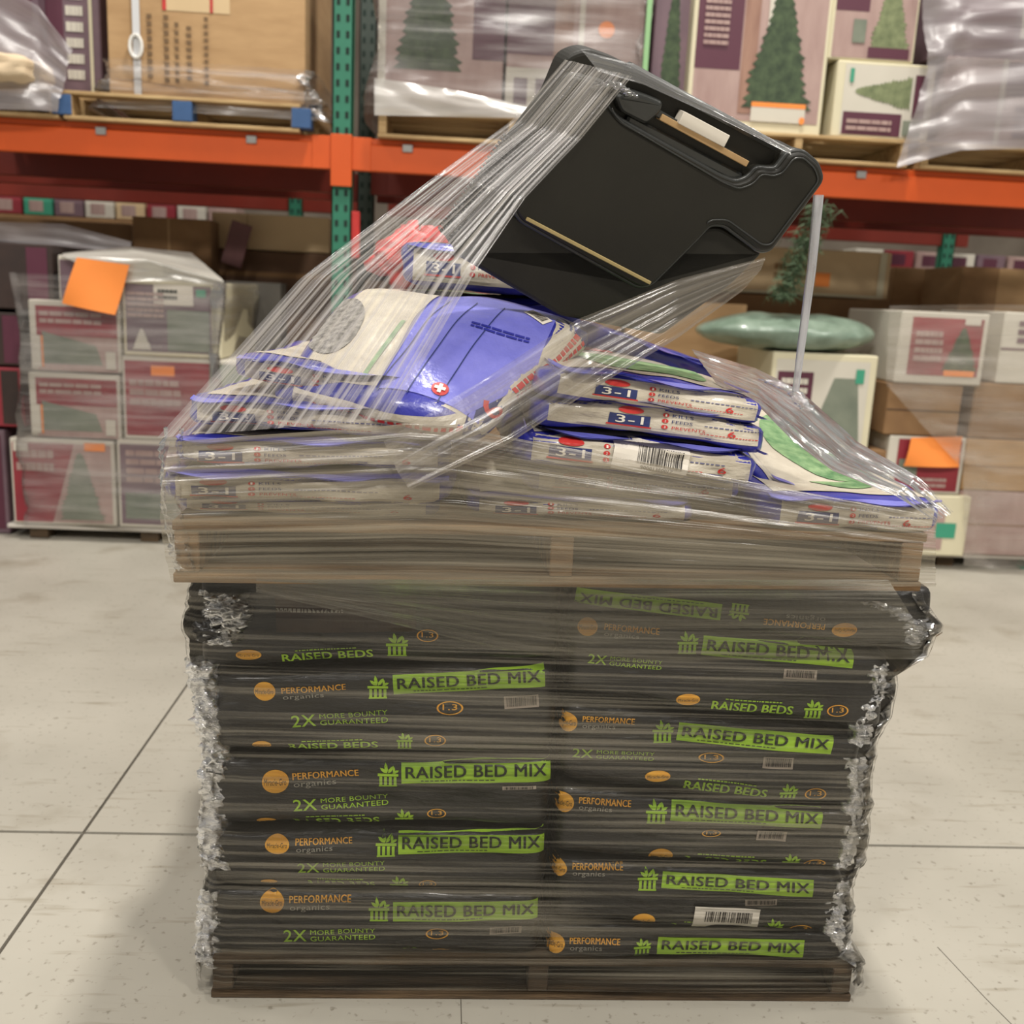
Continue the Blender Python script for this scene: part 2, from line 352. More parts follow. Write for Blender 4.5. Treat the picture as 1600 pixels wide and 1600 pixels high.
fl = empty('floor'); tag(fl, kind='structure')
xs = [-14, -9.4, -5.13, -.86, 3.41, 7.7, 14]; ys = [-8, -2.07, 2.2, 6.47, 10.7, 15]
for i in range(len(xs) - 1):
    for j in range(len(ys) - 1):
        g = .004; mk('slab', box(xs[i] + g, ys[j] + g * 1.3, -.05, xs[i + 1] - g, ys[j + 1] - g * 1.3, 0), CON, fl)
mk('joint_filler', box(-14, -8, -.06, 14, 15, -.006), GAP, fl)
tag(mk('wall_back', box(-14, 14, 0, 14, 14.2, 6), mat('painted block wall', (150, 138, 124), .8, rgb2=(120, 108, 96), nscale=1)), kind='structure')

# ------------------------------------------------------------------ lower pallet
def pallet(name, w, d, h, ws, label, nd=7, nb=5, loc=(0, 0, 0), rot=(0, 0, 0), group=None, th=.016, blocks=False, seed=0, cat='pallet'):
    rd = random.Random(seed)
    r = empty(name, loc, rot); tag(r, label, cat, group)
    bw = .092; mt, mb = ws, ws
    dm = None
    for k in range(nd):
        y = d * k / (nd - 1) * (1 - bw / d)
        o = mk('deck_board', box(0, 0, 0, w, bw, th, .002), mt, r) if dm is None else None
        if o is None: o = bpy.data.objects.new('deck_board', dm); COL.objects.link(o); o.parent = r
        dm = o.data; o.location = (-w / 2 + rd.uniform(-.004, .004), y, h - th); o.rotation_euler = (0, 0, rd.uniform(-.003, .003))
    sm = None
    for k in range(3):
        x = (-w / 2 + .003, -.019, w / 2 - .041)[k]
        if sm is None: o = mk('stringer', box(0, 0, 0, .038, d - .006, h - 2 * th - .001, .002), mt, r); sm = o.data
        else: o = bpy.data.objects.new('stringer', sm); COL.objects.link(o); o.parent = r
        o.location = (x, .003, th + .0005)
    bm = None
    for k in range(nb):
        y = d * k / (nb - 1) * (1 - bw / d)
        if bm is None: o = mk('bottom_board', box(0, 0, 0, w, bw, th, .002), mb, r); bm = o.data
        else: o = bpy.data.objects.new('bottom_board', bm); COL.objects.link(o); o.parent = r
        o.location = (-w / 2, y, 0)
    return r
PZ = .088
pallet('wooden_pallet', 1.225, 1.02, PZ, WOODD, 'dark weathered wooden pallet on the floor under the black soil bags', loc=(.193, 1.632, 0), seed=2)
UPZ, UPH = .847, .101
UPY = math.radians(2.2)
pallet('wooden_pallet', 1.235, 1.02, UPH, WOOD, 'brown wooden pallet lying on top of the black soil bags', loc=(.18, 1.545, UPZ), rot=(0, math.radians(-.5), UPY), seed=5)

# ------------------------------------------------------------------ soil bags
BK = basket2d()
def px2l(x, y, Y=1.63): p = at(x, y, Y); return p.x, p.z
def soil_bag(x0, x1, z0, z1, seed, label, deco, sb=0, st=0, Y0=1.634, depth=.99, wr=.0045, mate=None):
    w, h = x1 - x0, z1 - z0; cx, cy = (x0 + x1) / 2, Y0 + depth / 2
    r = empty('soil_bag', (cx, cy, z0)); tag(r, label, 'bag', 'black soil bags on the floor pallet')
    vf = pillow(w, depth, h, 80, 30, 16, nh=26, nv=13, seed=seed, wr=wr, fr=(5, 5, 16), bend=lambda p, w, d, h: Vector((p.x, p.y, p.z + p.x * (sb + (st - sb) * p.z / h))))
    mk('body', vf, mate or BLK, r, smooth=True)
    # crimped fin seam along the short end
    sf = Surf(vf)
    for dct in deco:
        k, xa, ya, xb, yb, hp = dct[:6]; flip = len(dct) > 6
        if x0 > .1: xa += max(0, (1000 - xa) * .17); xb += max(0, (1000 - xb) * .17)
        elif k == 'ban' and xb > 856: xb -= 16; xa -= 3
        a, b = px2l(xa, ya), px2l(xb, yb); ux, uz = (a[0] + b[0]) / 2 - cx, (a[1] + b[1]) / 2 - z0
        W = math.hypot(b[0] - a[0], b[1] - a[1]); an = math.atan2(b[1] - a[1], b[0] - a[0]) + (math.pi if flip else 0)
        xm, ym = (xa + xb) / 2, (ya + yb) / 2; Hh = px2l(xm, ym - hp / 2)[1] - px2l(xm, ym + hp / 2)[1]
        def P(nm, g, m, dx=0, dy=0, fw_=1, fh=1, off=.0016, label=None, heavy=0):
            ox, oy = dx * W, dy * Hh; c_, s_ = math.cos(an), math.sin(an)
            return sf.put(nm, g, m, r, ux + ox * c_ - oy * s_, uz + ox * s_ + oy * c_, W * fw_, Hh * fh, an, off, label, heavy)
        if k == 'ball':
            P('round_emblem', disc2d(), ORP); P('emblem_lettering', text2d('Miracle-Gro', .02), DKP, 0, 0, .82, .26, .004)
        elif k == 'perf':
            P('brand_lettering', text2d('PERFORMANCE'), ORP, 0, .27, 1, .42, heavy=.003, label='orange capital lettering'); P('brand_lettering', text2d('organics'), GYP, -.17, -.27, .64, .42, label='grey lower case lettering')
        elif k == 'icon': P('planter_icon', BK, GRN)
        elif k == 'ban':
            P('banner', rect2d(60, 6), GRN, label='lime green banner'); P('banner_lettering', text2d('RAISED BED MIX', .015), DKP, 0, .08, .94, .56, .0042, heavy=.0028)
            P('banner_lettering', dashes2d(1, seed), DKP, -.12, -.36, .5, .07, .003)
        elif k == '2x':
            P('claim_lettering', text2d('2X', .02), GRN, -.38, 0, .24, .95, label='green 2X lettering'); P('claim_lettering', text2d('MORE BOUNTY'), GRN, .12, .27, .68, .38); P('claim_lettering', text2d('GUARANTEED'), GRN, .12, -.27, .68, .40)
        elif k == 'beds': P('claim_lettering', text2d('RAISED BEDS', .02), GRN, heavy=.003); P('claim_lettering', dashes2d(1, seed + 2), GRN, 0, .8, .7, .22)
        elif k == 'oval': P('volume_mark', ring2d(), ORP); P('volume_lettering', text2d('1.3'), ORP, 0, .08, .55, .42, .002)
        elif k == 'bar': P('barcode_patch', rect2d(8, 3), mat('faded barcode ground', (170, 156, 142), .6)); P('barcode', bars2d(seed=seed), BARB, 0, .06, .86, .72, .003)
        elif k == 'sticker':
            P('barcode_label', rect2d(14, 6), WHT, off=.006, label='large white barcode sticker'); P('barcode', bars2d(seed=9), BARB, .03, .08, .72, .5, .0075); P('barcode_lettering', dashes2d(1, 4, lo=.01, hi=.03), BARB, .03, -.34, .5, .08, .0075)
        elif k == 'brown': P('front_panel', rect2d(30, 8), BRN, label='dark brown printed panel')
        elif k == 'fine': P('small_lettering', dashes2d(1, seed, lo=.02, hi=.05), GYP)
    return r
LZ = [.089, .230, .353, .496, .664, .8455]
LS = [0, 0, .01, .02, .05, 0]
RS = [0, -.03, -.05, -.08, -.10, -.12, 0]
RZ = [.089, .156, .292, .428, .587, .748, .8455]
LX = [(-.432, .198), (-.418, .200), (-.418, .201), (-.412, .199), (-.432, .200)]
RX = [(.204, .795), (.206, .770), (.205, .786), (.203, .775), (.205, .800), (.204, .864)]
SL = ['black soil bag with green banner, bottom of the left column on the floor pallet',
      'black soil bag, second from the floor pallet in the left column',
      'black soil bag, middle one of the five in the left column',
      'black soil bag, second from the top of the left column, under the brown-fronted one',
      'dark soil bag with brown front panel, topmost of the left column beneath the upper pallet']
SR = ['thin slice of black soil bag lying lowest in the right column on the floor pallet',
      'black soil bag in the right column with a big white barcode sticker on it',
      'black soil bag, third from the floor pallet in the right column',
      'black soil bag, fourth from the floor pallet in the right column',
      'black soil bag, second from the top of the right column, under the upside down one',
      'black soil bag with upside down green banner bulging out at the top right']
def ball(x, y, s=32, v=None): return ('ball', x - s / 2, y, x + s / 2, y, v or s)
def icon(x, y, s=34, sl=0): return ('icon', x - s / 2, y - sl * s, x + s / 2, y + sl * s, s)
def oval(x, y, s=34, v=18): return ('oval', x - s / 2, y, x + s / 2, y, v)
DL = [
 [ball(425, 1410, 38, 32), ('perf', 452, 1413, 548, 1413, 24), icon(592, 1423), ('ban', 617, 1426, 857, 1424, 29), ('2x', 443, 1463, 592, 1460, 19), oval(683, 1460, 36), ('bar', 765, 1455, 815, 1455, 11), ball(428, 1495, 24, 8), ('beds', 475, 1504, 603, 1503, 12), icon(640, 1497, 30), oval(688, 1495)],
 [ball(433, 1320, 38, 28), ('perf', 462, 1322, 550, 1320, 22), icon(603, 1322), ('ban', 625, 1321, 867, 1320, 30), ('2x', 465, 1356, 607, 1352, 16), ball(420, 1378, 26, 6), ('beds', 480, 1382, 585, 1384, 11), icon(623, 1385, 30), oval(668, 1384, 28, 14)],
 [ball(430, 1222, 42, 34), ('perf', 457, 1222, 560, 1216, 24), icon(606, 1213), ('ban', 630, 1210, 877, 1206, 31), ('2x', 458, 1259, 612, 1252, 19), ('bar', 785, 1232, 838, 1231, 6), ball(415, 1284, 30, 9), ('beds', 458, 1287, 592, 1284, 12), icon(631, 1283, 30), oval(682, 1274, 30, 14)],
 [ball(413, 1081, 34, 30), ('perf', 440, 1086, 540, 1080, 22), icon(590, 1076), ('ban', 617, 1072, 868, 1060, 30), ('2x', 455, 1129, 612, 1119, 20), oval(703, 1108, 42, 20), ('bar', 788, 1100, 842, 1096, 19), ball(408, 1166, 30, 14), ('beds', 450, 1169, 590, 1164, 10), icon(632, 1158, 26), oval(680, 1157)],
 [('brown', 430, 960, 650, 958, 58), ('fine', 430, 955, 540, 955, 9), ball(388, 1024, 40, 16), ('beds', 440, 1030, 582, 1022, 13), icon(620, 1009, 36), oval(668, 993, 34, 20)]]
DR = [
 [ball(838, 1477, 42, 32), ('perf', 868, 1478, 962, 1478, 23), icon(1003, 1483, 30), ('ban', 1028, 1479, 1256, 1483, 27), ('bar', 1150, 1504, 1200, 1502, 12)],
 [ball(842, 1360, 42, 28), ('perf', 873, 1361, 968, 1363, 22), icon(1012, 1375), ('ban', 1035, 1376, 1270, 1388, 24), ('bar', 1165, 1412, 1213, 1408, 10), ball(1005, 1440, 38, 26), ('beds', 1048, 1450, 1180, 1458, 13), icon(1210, 1453, 30), oval(1253, 1456, 36), ('sticker', 1083, 1431, 1185, 1437, 34)],
 [ball(855, 1256, 42, 32), ('perf', 885, 1257, 982, 1262, 23), icon(1025, 1268), ('ban', 1048, 1265, 1285, 1282, 28), oval(1112, 1303, 30, 12), ('bar', 1183, 1306, 1230, 1309, 16), ball(1033, 1339, 38, 24), ('beds', 1070, 1346, 1198, 1353, 14), icon(1237, 1350, 28), oval(1275, 1352, 34, 14)],
 [ball(862, 1131, 42, 30), ('perf', 892, 1131, 990, 1136, 22), icon(1037, 1146), ('ban', 1060, 1145, 1303, 1168, 28), ('2x', 873, 1176, 1028, 1184, 14), oval(1112, 1185, 40, 15), ('bar', 1192, 1191, 1240, 1194, 17), ball(1028, 1214, 40, 18), ('beds', 1070, 1227, 1198, 1240, 14), icon(1232, 1240, 30), oval(1275, 1242)],
 [ball(902, 981, 38, 28), ('perf', 933, 986, 1030, 994, 22), icon(1075, 1006), ('ban', 1098, 1009, 1336, 1031, 30), ('2x', 903, 1030, 1040, 1042, 16), ('bar', 1225, 1053, 1278, 1057, 15), ball(1075, 1093, 38, 18), ('beds', 1113, 1102, 1240, 1112, 14), icon(1272, 1110, 30), oval(1310, 1112)],
 [('ban', 880, 931, 1128, 958, 25, 1), ('icon', 1140, 956, 1172, 960, 26, 1), ('perf', 1195, 966, 1290, 974, 22, 1), ('ball', 1300, 985, 1340, 985, 22, 1)]]
for i in range(5): soil_bag(*LX[i], LZ[i] + .0008, LZ[i + 1] - .0008, i + 1, SL[i], DL[i], LS[i], LS[i + 1])
for i in range(6): soil_bag(*RX[i], RZ[i] + .0008, RZ[i + 1] - .0008, i + 11, SR[i], DR[i], RS[i], RS[i + 1])
# crumpled black bag tails that stick out of the wrap
def rag(name, c, sx, sy, sz, m, label, seed, parent=None):
    def f(a, b):
        th = a * 2 * math.pi; ph = (b - .5) * math.pi * .96
        k = 1 + .45 * N3(math.cos(th) * 2 + seed, math.sin(th) * 2, b * 6) + .25 * N3(math.cos(th) * 6 + seed, math.sin(th) * 6, b * 14)
        return (c[0] + sx * k * math.cos(ph) * math.cos(th), c[1] + sy * k * math.cos(ph) * math.sin(th), c[2] + sz * k * math.sin(ph))
    o = mk(name, grid(40, 26, f), m, parent, smooth=True)
    return o

lt = bpy.data.objects['soil_bag.004']
c_ = at(330, 985, 1.625) - lt.location
rag('corner_tail', c_, .030, .020, .018, BLK, '', 3, lt)
for pts in (((720, 1560), (722, 1640)), ((1465, 1480), (1540, 1560), (1620, 1640))):
    cr = [CP + ray(*p) * (-CH / ray(*p).z) for p in pts]
    mk('crack', tube([(p.x, p.y, -.0005) for p in cr], .0013, 4), GAP, fl)

# ------------------------------------------------------------------ lawn food bags
def lawn_bag(loc, rot, w, d, h, seed, label, front=True, top='cream', wr=.006, bend=None, group='white and blue lawn product bags', opts=(), body=None, nx=44, ny=40, cut=1.0, nv=6, lab=0):
    r = empty('lawn_food_bag', loc, rot); tag(r, label, 'bag', group)
    vf = pillow(w, d, h, nx, ny, 10, nh=10, nv=nv, seed=seed, wr=wr, fr=(6, 5, 20), bend=bend)
    mk('body', vf, body or BLU, r, smooth=True)
    sf = Surf(vf)
    if front:
        sf.put('front_panel', rect2d(44, 9), CRM, r, .0, h * .47, w - .05, h * .74, 0, .0012, 'cream printed end panel')
        x0 = -w / 2 + .035 + lab
        sf.put('brand_badge', disc2d(), RED, r, x0 + .050, h * .70, .042, h * .20, 0, .0026, 'red oval badge')
        sf.put('number_panel', rect2d(6, 3), NAV, r, x0 + .050, h * .42, .068, h * .30, .0, .0024, 'navy box with white 3-1')
        sf.put('number_lettering', text2d('3-1', .02), WHT, r, x0 + .050, h * .43, .046, h * .22, 0, .0036)
        sf.put('name_bar', rect2d(6, 1), RED, r, x0 + .050, h * .25, .074, h * .045, 0, .0030, 'red stripe')
        for k, tx in enumerate(('KILLS', 'FEEDS', 'PREVENTS')):
            zz = h * (.68 - .17 * k)
            sf.put('bullet', disc2d(12, 1), RED, r, x0 + .108, zz, .011, h * .12, 0, .0026)
            sf.put('bullet_number', text2d(str(k + 1)), WHT, r, x0 + .108, zz, .003, h * .07, 0, .0036)
            sf.put('lettering', text2d(tx), RED if k == 2 else NAV, r, x0 + .118 + (.018 if k < 2 else .03), zz, .034 if k < 2 else .056, h * .085, 0, .0028)
        sf.put('lettering', dashes2d(1, seed, lo=.02, hi=.06), BAR2, r, x0 + .118 + .12, h * .50, .13, h * .045, 0, .0028)
        sf.put('lettering', dashes2d(1, seed + 3, lo=.02, hi=.06), RED, r, x0 + .118 + .10, h * .27, .10, h * .035, 0, .0028)
        sf.put('weight_mark', text2d('6', .03), RED, r, w / 2 - .075, h * .36, .014, h * .17, 0, .0032)
    if 'flap' in opts:
        sf.put('barcode_label', rect2d(20, 6), WHT, r, .01, h * .50, .125, h * .82, -.08, .008, 'white barcode sticker'); sf.put('barcode', bars2d(seed=4), BARB, r, .025, h * .55, .075, h * .45, -.08, .0095); sf.put('barcode_lettering', text2d('90001380017'), BARB, r, .020, h * .24, .055, h * .09, -.08, .0095)
    # heat sealed fin along the front top edge
    def fin(a, b):
        x = (a - .5) * (w - .02); hit = sf.t.ray_cast(Vector((x, -5, h * .80)), Vector((0, 1, 0)))[0]
        y0, z0 = (hit.y, hit.z) if hit else (-d / 2, h * .8)
        return (x, y0 + .004 - .020 * b - .003 * math.sin(x * 60 + seed), z0 + .006 + .004 * math.sin(x * 34 + seed) * b - .001 * b)
    v, f = grid(40, 2, fin); v2 = [(x, y, z + .0016) for x, y, z in v]
    n = len(v); mk('seam_fin', (list(v) + v2, f[:] + [tuple(i + n for i in q[::-1]) for q in f]), BLL, r, smooth=True)
    sf.set('top')
    if top == 'cream': sf.put('top_panel', rect2d(26, 26), CRM, r, 0, 0, w * .86, d * .86, 0, .0014, 'cream printed face')
    if top in ('grass', 'cream'):
        sf.put('lawn_picture', disc2d(28, 6), LWN, r, .02, -d * .1, w * .62, d * .52, 0, .0028, 'picture of a green lawn')
        sf.put('lettering', dashes2d(3, seed, lo=.08, hi=.2), RED, r, -.06, d * .28, w * .4, .07, 0, .003)
    return r
def dome(k=.018, lift=0):
    def b(p, w, d, h): return Vector((p.x, p.y, p.z - k * (2 * p.x / w) ** 2 + lift * p.x))
    return b
LB = lawn_bag
TD = math.radians
# left column
LB((-.245, 1.865, .950), (0, 0, TD(2)), .43, .60, .024, 21, 'flattened lawn bag peeking over the left end of the upper pallet deck')
LB((-.238, 1.840, .972), (0, TD(-.5), TD(2)), .46, .62, .050, 22, 'lawn bag low in the left heap, its blue 3-1 box clear beside a bullet list')
LB((-.232, 1.850, 1.022), (0, TD(-1), TD(1)), .45, .60, .053, 23, 'lawn bag third up in the left heap, hazed by film at its left end')
LB((-.195, 1.860, 1.077), (0, TD(1), TD(-2)), .46, .60, .052, 24, 'lawn bag fourth up in the left heap, below the sloping ones')
LB((-.135, 1.880, 1.132), (0, TD(5), TD(-4)), .43, .58, .048, 25, 'uppermost flat lawn bag of the left heap, crushed below the big blue one')
# middle column
LB((.205, 1.885, .950), (0, 0, TD(2)), .395, .60, .040, 31, 'lawn bag resting on the middle of the upper pallet deck')
LB((.300, 1.905, .990), (0, TD(1), TD(1)), .38, .60, .045, 32, 'dimmed lawn bag just under the one wearing a barcode sticker')
LB((.290, 1.845, 1.036), (0, TD(4), TD(2)), .41, .60, .062, 33, 'lawn bag wearing a large white barcode sticker on its end', opts=('flap',), bend=dome(.012))
LB((.308, 1.860, 1.098), (0, TD(5), TD(2)), .40, .60, .056, 34, 'middle column lawn bag curving down, second from its top', bend=dome(.016), lab=.07)
LB((.300, 1.850, 1.152), (TD(2), TD(6), TD(4)), .38, .60, .050, 35, 'topmost lawn bag of the middle column with a green lawn picture on top', bend=dome(.012), lab=.03)
# right column
LB((.655, 1.86, .950), (0, TD(1), TD(3)), .315, .60, .064, 41, 'lawn bag at the right end of the upper pallet, its blue edge jutting out')
LB((.640, 1.915, 1.018), (TD(15), TD(9), TD(6)), .27, .60, .055, 42, 'lawn bag sloping down at the right edge showing its green lawn picture', bend=dome(.006))
# back of the load
LB((.40, 2.27, 1.16), (TD(4), TD(16), TD(20)), .40, .42, .06, 51, 'lawn bag slumped behind the right heap, only its dark blue corner showing', front=False, top='none')
LB((.02, 2.31, 1.19), (0, 0, TD(-4)), .50, .40, .12, 52, 'blue lawn bag buried behind the big tilted one', front=False)
LB((.085, 2.17, 1.314), (TD(-1), TD(2), TD(-1)), .41, .32, .082, 53, 'small upright-ended lawn bag with 3-1 box beneath the black case')
# big draped bag
def big_blue():
    r = empty('lawn_food_bag', (-.055, 1.715, 1.182), (TD(29), TD(6), TD(-15))); tag(r, 'large blue and white lawn bag draped over the heap beneath the black case', 'bag', 'white and blue lawn product bags')
    w, d, h = .41, .37, .075
    def bend(p, w, d, h): return Vector((p.x * (1 + .13 * 2 * p.y / d) + .035 * 2 * p.y / d, p.y, p.z - .022 * (2 * p.x / w) ** 2 - .012 * (2 * p.y / d) ** 2 + .010 * N3(p.x * 9, p.y * 9, 3)))
    vf = pillow(w, d, h, 60, 50, 10, nh=9, nv=2.6, seed=61, wr=.007, bend=bend)
    mk('body', vf, BLU, r, smooth=True); sf = Surf(vf, 'top')
    sf.put('top_panel', rect2d(30, 30), BLL, r, .085, 0, .22, .31, 0, .0012, 'periwinkle printed half')
    sf.put('top_panel', rect2d(24, 30), CRM, r, -.10, .01, .14, .32, 0, .0012, 'cream printed half')
    sf.put('spread_picture', disc2d(28, 6), SPK, r, -.165, .01, .10, .20, .3, .0026, 'speckled seed picture')
    sf.put('stripe', rect2d(2, 20), LWN, r, -.052, -.06, .008, .16, -.1, .0028, 'green stripe')
    for k in range(3): sf.put('fold_line', rect2d(1, 20), NAV, r, -.01 + .05 * k, -.02, .002, .28, -.12, .0026)
    sf.put('cross_badge', disc2d(20, 2), RED, r, .07, -.135, .028, .026, 0, .003, 'red badge with white cross')
    sf.put('cross', rect2d(), WHT, r, .07, -.135, .018, .006, 0, .0045); sf.put('cross', rect2d(), WHT, r, .07, -.135, .006, .018, 0, .0047)
    sf.put('barcode_label', rect2d(6, 4), WHT, r, .165, .125, .046, .026, -.5, .003); sf.put('barcode', bars2d(seed=6), BARB, r, .165, .125, .038, .018, -.5, .0045)
    sf.put('lettering', dashes2d(2, 5, lo=.06, hi=.2), BLU, r, .12, .04, .10, .018, .1, .0028)
    sf.set('front'); sf.put('front_panel', rect2d(40, 6), CRM, r, .0, h * .3, w - .08, h * .4, 0, .0014)
    sf.put('lettering', dashes2d(1, 8, lo=.02, hi=.06), RED, r, 0, h * .3, .26, h * .12, 0, .003); sf.put('number_panel', rect2d(6, 2), NAV, r, .15, h * .32, .06, h * .26, 0, .003)
    sf.set('right'); sf.put('side_panel', rect2d(34, 8), CRM, r, 0, h * .36, d - .05, h * .62, 0, .0014, 'cream side panel with red lettering')
    sf.put('weight_mark', text2d('6', .03), RED, r, -.12, h * .36, .026, h * .34, 0, .004)
    sf.put('lettering', dashes2d(2, 8, lo=.03, hi=.08), RED, r, .03, h * .36, .2, h * .32, 0, .003)
    sf.put('number_panel', rect2d(6, 3), NAV, r, .15, h * .36, .05, h * .4, 0, .0028)
big_blue()
RB = rag('red_bag', (-.10, 2.42, 1.385), .10, .07, .07, RED, '', 4); tag(RB, 'red plastic bag top poking up behind the heap left of the black case', 'bag')

# ------------------------------------------------------------------ black case
def black_case():
    P1, P2, P3 = at(925, 75, 1.60), at(1275, 262, 1.72), at(822, 340, 1.66)
    e1 = (P2 - P1).normalized(); n = (P3 - P1).cross(e1).normalized()
    if n.y > 0: n = -n
    e2 = n.cross(e1).normalized()
    if e2.z < 0: e2 = -e2
    def loc(px, py):
        d = ray(px, py); t = (P1 - CP).dot(n) / d.dot(n); q = CP + d * t - P1; return q.dot(e1), q.dot(e2)
    R = Matrix((e1, e2, n)).transposed()
    if R.determinant() < 0: n = -n; R = Matrix((e1, e2, n)).transposed()
    sgn = 1 if n.y < 0 else -1      # +sgn * z is towards the camera
    r = empty('storage_case'); Mx = R.to_4x4(); Mx.translation = P1; r.matrix_world = Mx
    tag(r, 'black moulded plastic case lying tilted on top of the wrapped bags', 'case')
    def arc(pts, rad=6, k=4):
        """round the corners of a pixel polyline, then to local"""
        out = []; m = len(pts)
        for i in range(m):
            a, b, c = Vector(pts[i - 1]), Vector(pts[i]), Vector(pts[(i + 1) % m])
            ra = min(rad, (a - b).length * .45, (c - b).length * .45)
            p, q = b + (a - b).normalized() * ra, b + (c - b).normalized() * ra
            for j in range(k + 1):
                t = j / k; out.append(tuple((1 - t) ** 2 * p + 2 * t * (1 - t) * b + t * t * q))
        return [loc(*p) for p in out]
    def prism(poly, z0, z1, bev=.004, draft=0, steps=3):
        m = len(poly); ar = sum(poly[i][0] * poly[(i + 1) % m][1] - poly[(i + 1) % m][0] * poly[i][1] for i in range(m)); s = 1 if ar > 0 else -1
        def off(k):
            o = []
            for i in range(m):
                a, b, c = Vector(poly[i - 1]), Vector(poly[i]), Vector(poly[(i + 1) % m]); t = (c - a)
                t = t.normalized() if t.length > 1e-6 else Vector((1, 0)); o.append((b.x - s * t.y * -k * -1 * -1, b.y + s * t.x * -k * -1 * -1) if False else (b.x + s * t.y * k, b.y - s * t.x * k))
            return o
        rings = [(off(draft), z0)]
        for j in range(steps + 1):
            an = j / steps * math.pi / 2; rings.append((off(-bev * (1 - math.cos(an))), z1 - (bev - bev * math.sin(an)) * (1 if z1 > z0 else -1)))
        V = [(x, y, z) for rg, z in rings for x, y in rg]; Fc = []
        for k in range(len(rings) - 1):
            for i in range(m): Fc.append((k * m + i, k * m + (i + 1) % m, (k + 1) * m + (i + 1) % m, (k + 1) * m + i))
        Fc.append(tuple(range((len(rings) - 1) * m, len(rings) * m))); Fc.append(tuple(range(m))[::-1]); return V, Fc
    z = lambda v: v * sgn
    outer = [(868, 150), (893, 90), (925, 78), (978, 96), (1226, 232), (1254, 234), (1284, 258), (1291, 282), (1209, 393), (1150, 440), (1040, 520), (900, 470), (712, 398), (706, 372), (800, 240)]
    mk('shell', prism(arc(outer, 14), z(-.085), z(-.030), .008, draft=.002), TOT, r)
    # raised base panel with the stepped outline
    base = [(946, 132), (950, 168), (968, 188), (1128, 278), (1152, 287), (1172, 280), (1186, 264), (1200, 266), (1216, 266), (1236, 240), (1256, 238), (1280, 258), (1288, 282), (1206, 392), (1190, 394), (1134, 352), (1112, 352), (1092, 374), (1020, 446), (1000, 450), (816, 346), (806, 330), (832, 268), (872, 226), (882, 206), (868, 198), (852, 200), (862, 160), (892, 118)]
    bo = arc(base, 9)
    mk('base_panel', prism(bo, z(-.032), z(.0), .007, draft=.004, steps=4), TOT, r)
    inner = [(952, 158), (958, 176), (972, 192), (1128, 284), (1154, 295), (1176, 287), (1190, 271), (1208, 275), (1222, 270), (1240, 247), (1254, 246), (1272, 262), (1279, 282), (1204, 382), (1190, 382), (1136, 343), (1110, 343), (1086, 366)]
    pl = [(*p, z(.0015)) for p in arc(inner, 8)[5:-5]]
    mk('edge_ridge', tube(pl, .0016, 6), TOG, r, smooth=True)
    pl = [(*p, z(-.012)) for p in arc(base, 9)]
    mk('edge_lip', tube(pl, .0055, 8, closed=True), TOG, r, smooth=True)
    in2 = [(880, 204), (874, 196), (864, 190), (852, 196)]
    # lower body below the strip, stepping back
    low = [(815, 338), (1012, 446), (1092, 374), (1112, 358), (1134, 358), (1200, 400), (1150, 450), (1040, 530), (880, 500), (712, 402), (760, 330)]
    mk('lower_panel', prism(arc(low, 10), z(-.05), z(-.018), .008), TOT, r)
    a, b = loc(822, 341), loc(1016, 442)
    dv = Vector((b[0] - a[0], b[1] - a[1])); ln = dv.length; an = math.atan2(dv.y, dv.x)
    bx = box(0, -.003, -.001, ln, .003, .003, .001); o = mk('foam_strip', bx, YEL, r); o.location = (a[0], a[1], z(.0005) + (0 if sgn > 0 else -.002)); o.rotation_euler = (0, 0, an); tag(o, 'tan strip across the base')
    # handle recess with hinge block, label and wooden slat
    def bar(name, p, q, wd, z0, z1, m, bev=.002, label=None):
        a, b = loc(*p), loc(*q); dv = Vector((b[0] - a[0], b[1] - a[1])); zz = sorted((z(z0), z(z1)))
        o = mk(name, box(0, -wd / 2, zz[0], dv.length, wd / 2, zz[1], bev), m, r); o.location = (a[0], a[1], 0); o.rotation_euler = (0, 0, math.atan2(dv.y, dv.x))
        if label: o['label'] = label
        return o
    bar('handle_bar', (1020, 172), (1150, 246), .012, -.030, -.012, TOG)
    bar('slat', (1036, 184), (1172, 258), .010, -.030, -.008, mat('pine slat', (196, 160, 112), .6, var=.15, nscale=20), .001, 'pale wooden slat in the handle recess')
    bar('paper_label', (1066, 184), (1138, 222), .020, -.028, -.004, WHT, .001, 'white label in the handle recess')
    bar('recess_rail', (985, 190), (1165, 284), .018, -.032, -.016, TOG, .004)
    hb = prism(arc([(962, 150), (972, 176), (1012, 196), (1034, 178), (1040, 160), (1018, 150), (988, 140)], 8), z(-.034), z(-.004), .008); mk('latch_block', hb, TOG, r)
    bar('top_rim', (985, 104), (1224, 234), .014, -.034, -.012, TOG, .005)
    # ribbed left wall: a row of flutes
    for k in range(26):
        t = k / 25; p = (822 - 112 * t, 232 + 148 * t); q = (p[0] - 26 + 8 * t, p[1] - 14)
        a, b = loc(*p), loc(*q); dv = Vector((b[0] - a[0], b[1] - a[1]))
        o = mk('rib', box(0, -.0022, min(z(-.05), z(-.018)), dv.length, .0022, max(z(-.05), z(-.018)), .001), TOT, r); o.location = (a[0], a[1], 0); o.rotation_euler = (0, 0, math.atan2(dv.y, dv.x))
    return r, P1, n * sgn
case, CP1, CN = black_case()
def onc(px, py, dz=0.0):
    """point on the case's face plane, lifted dz towards the camera"""
    d = ray(px, py); t = (CP1 - CP).dot(CN) / d.dot(CN); return CP + d * t + CN * dz

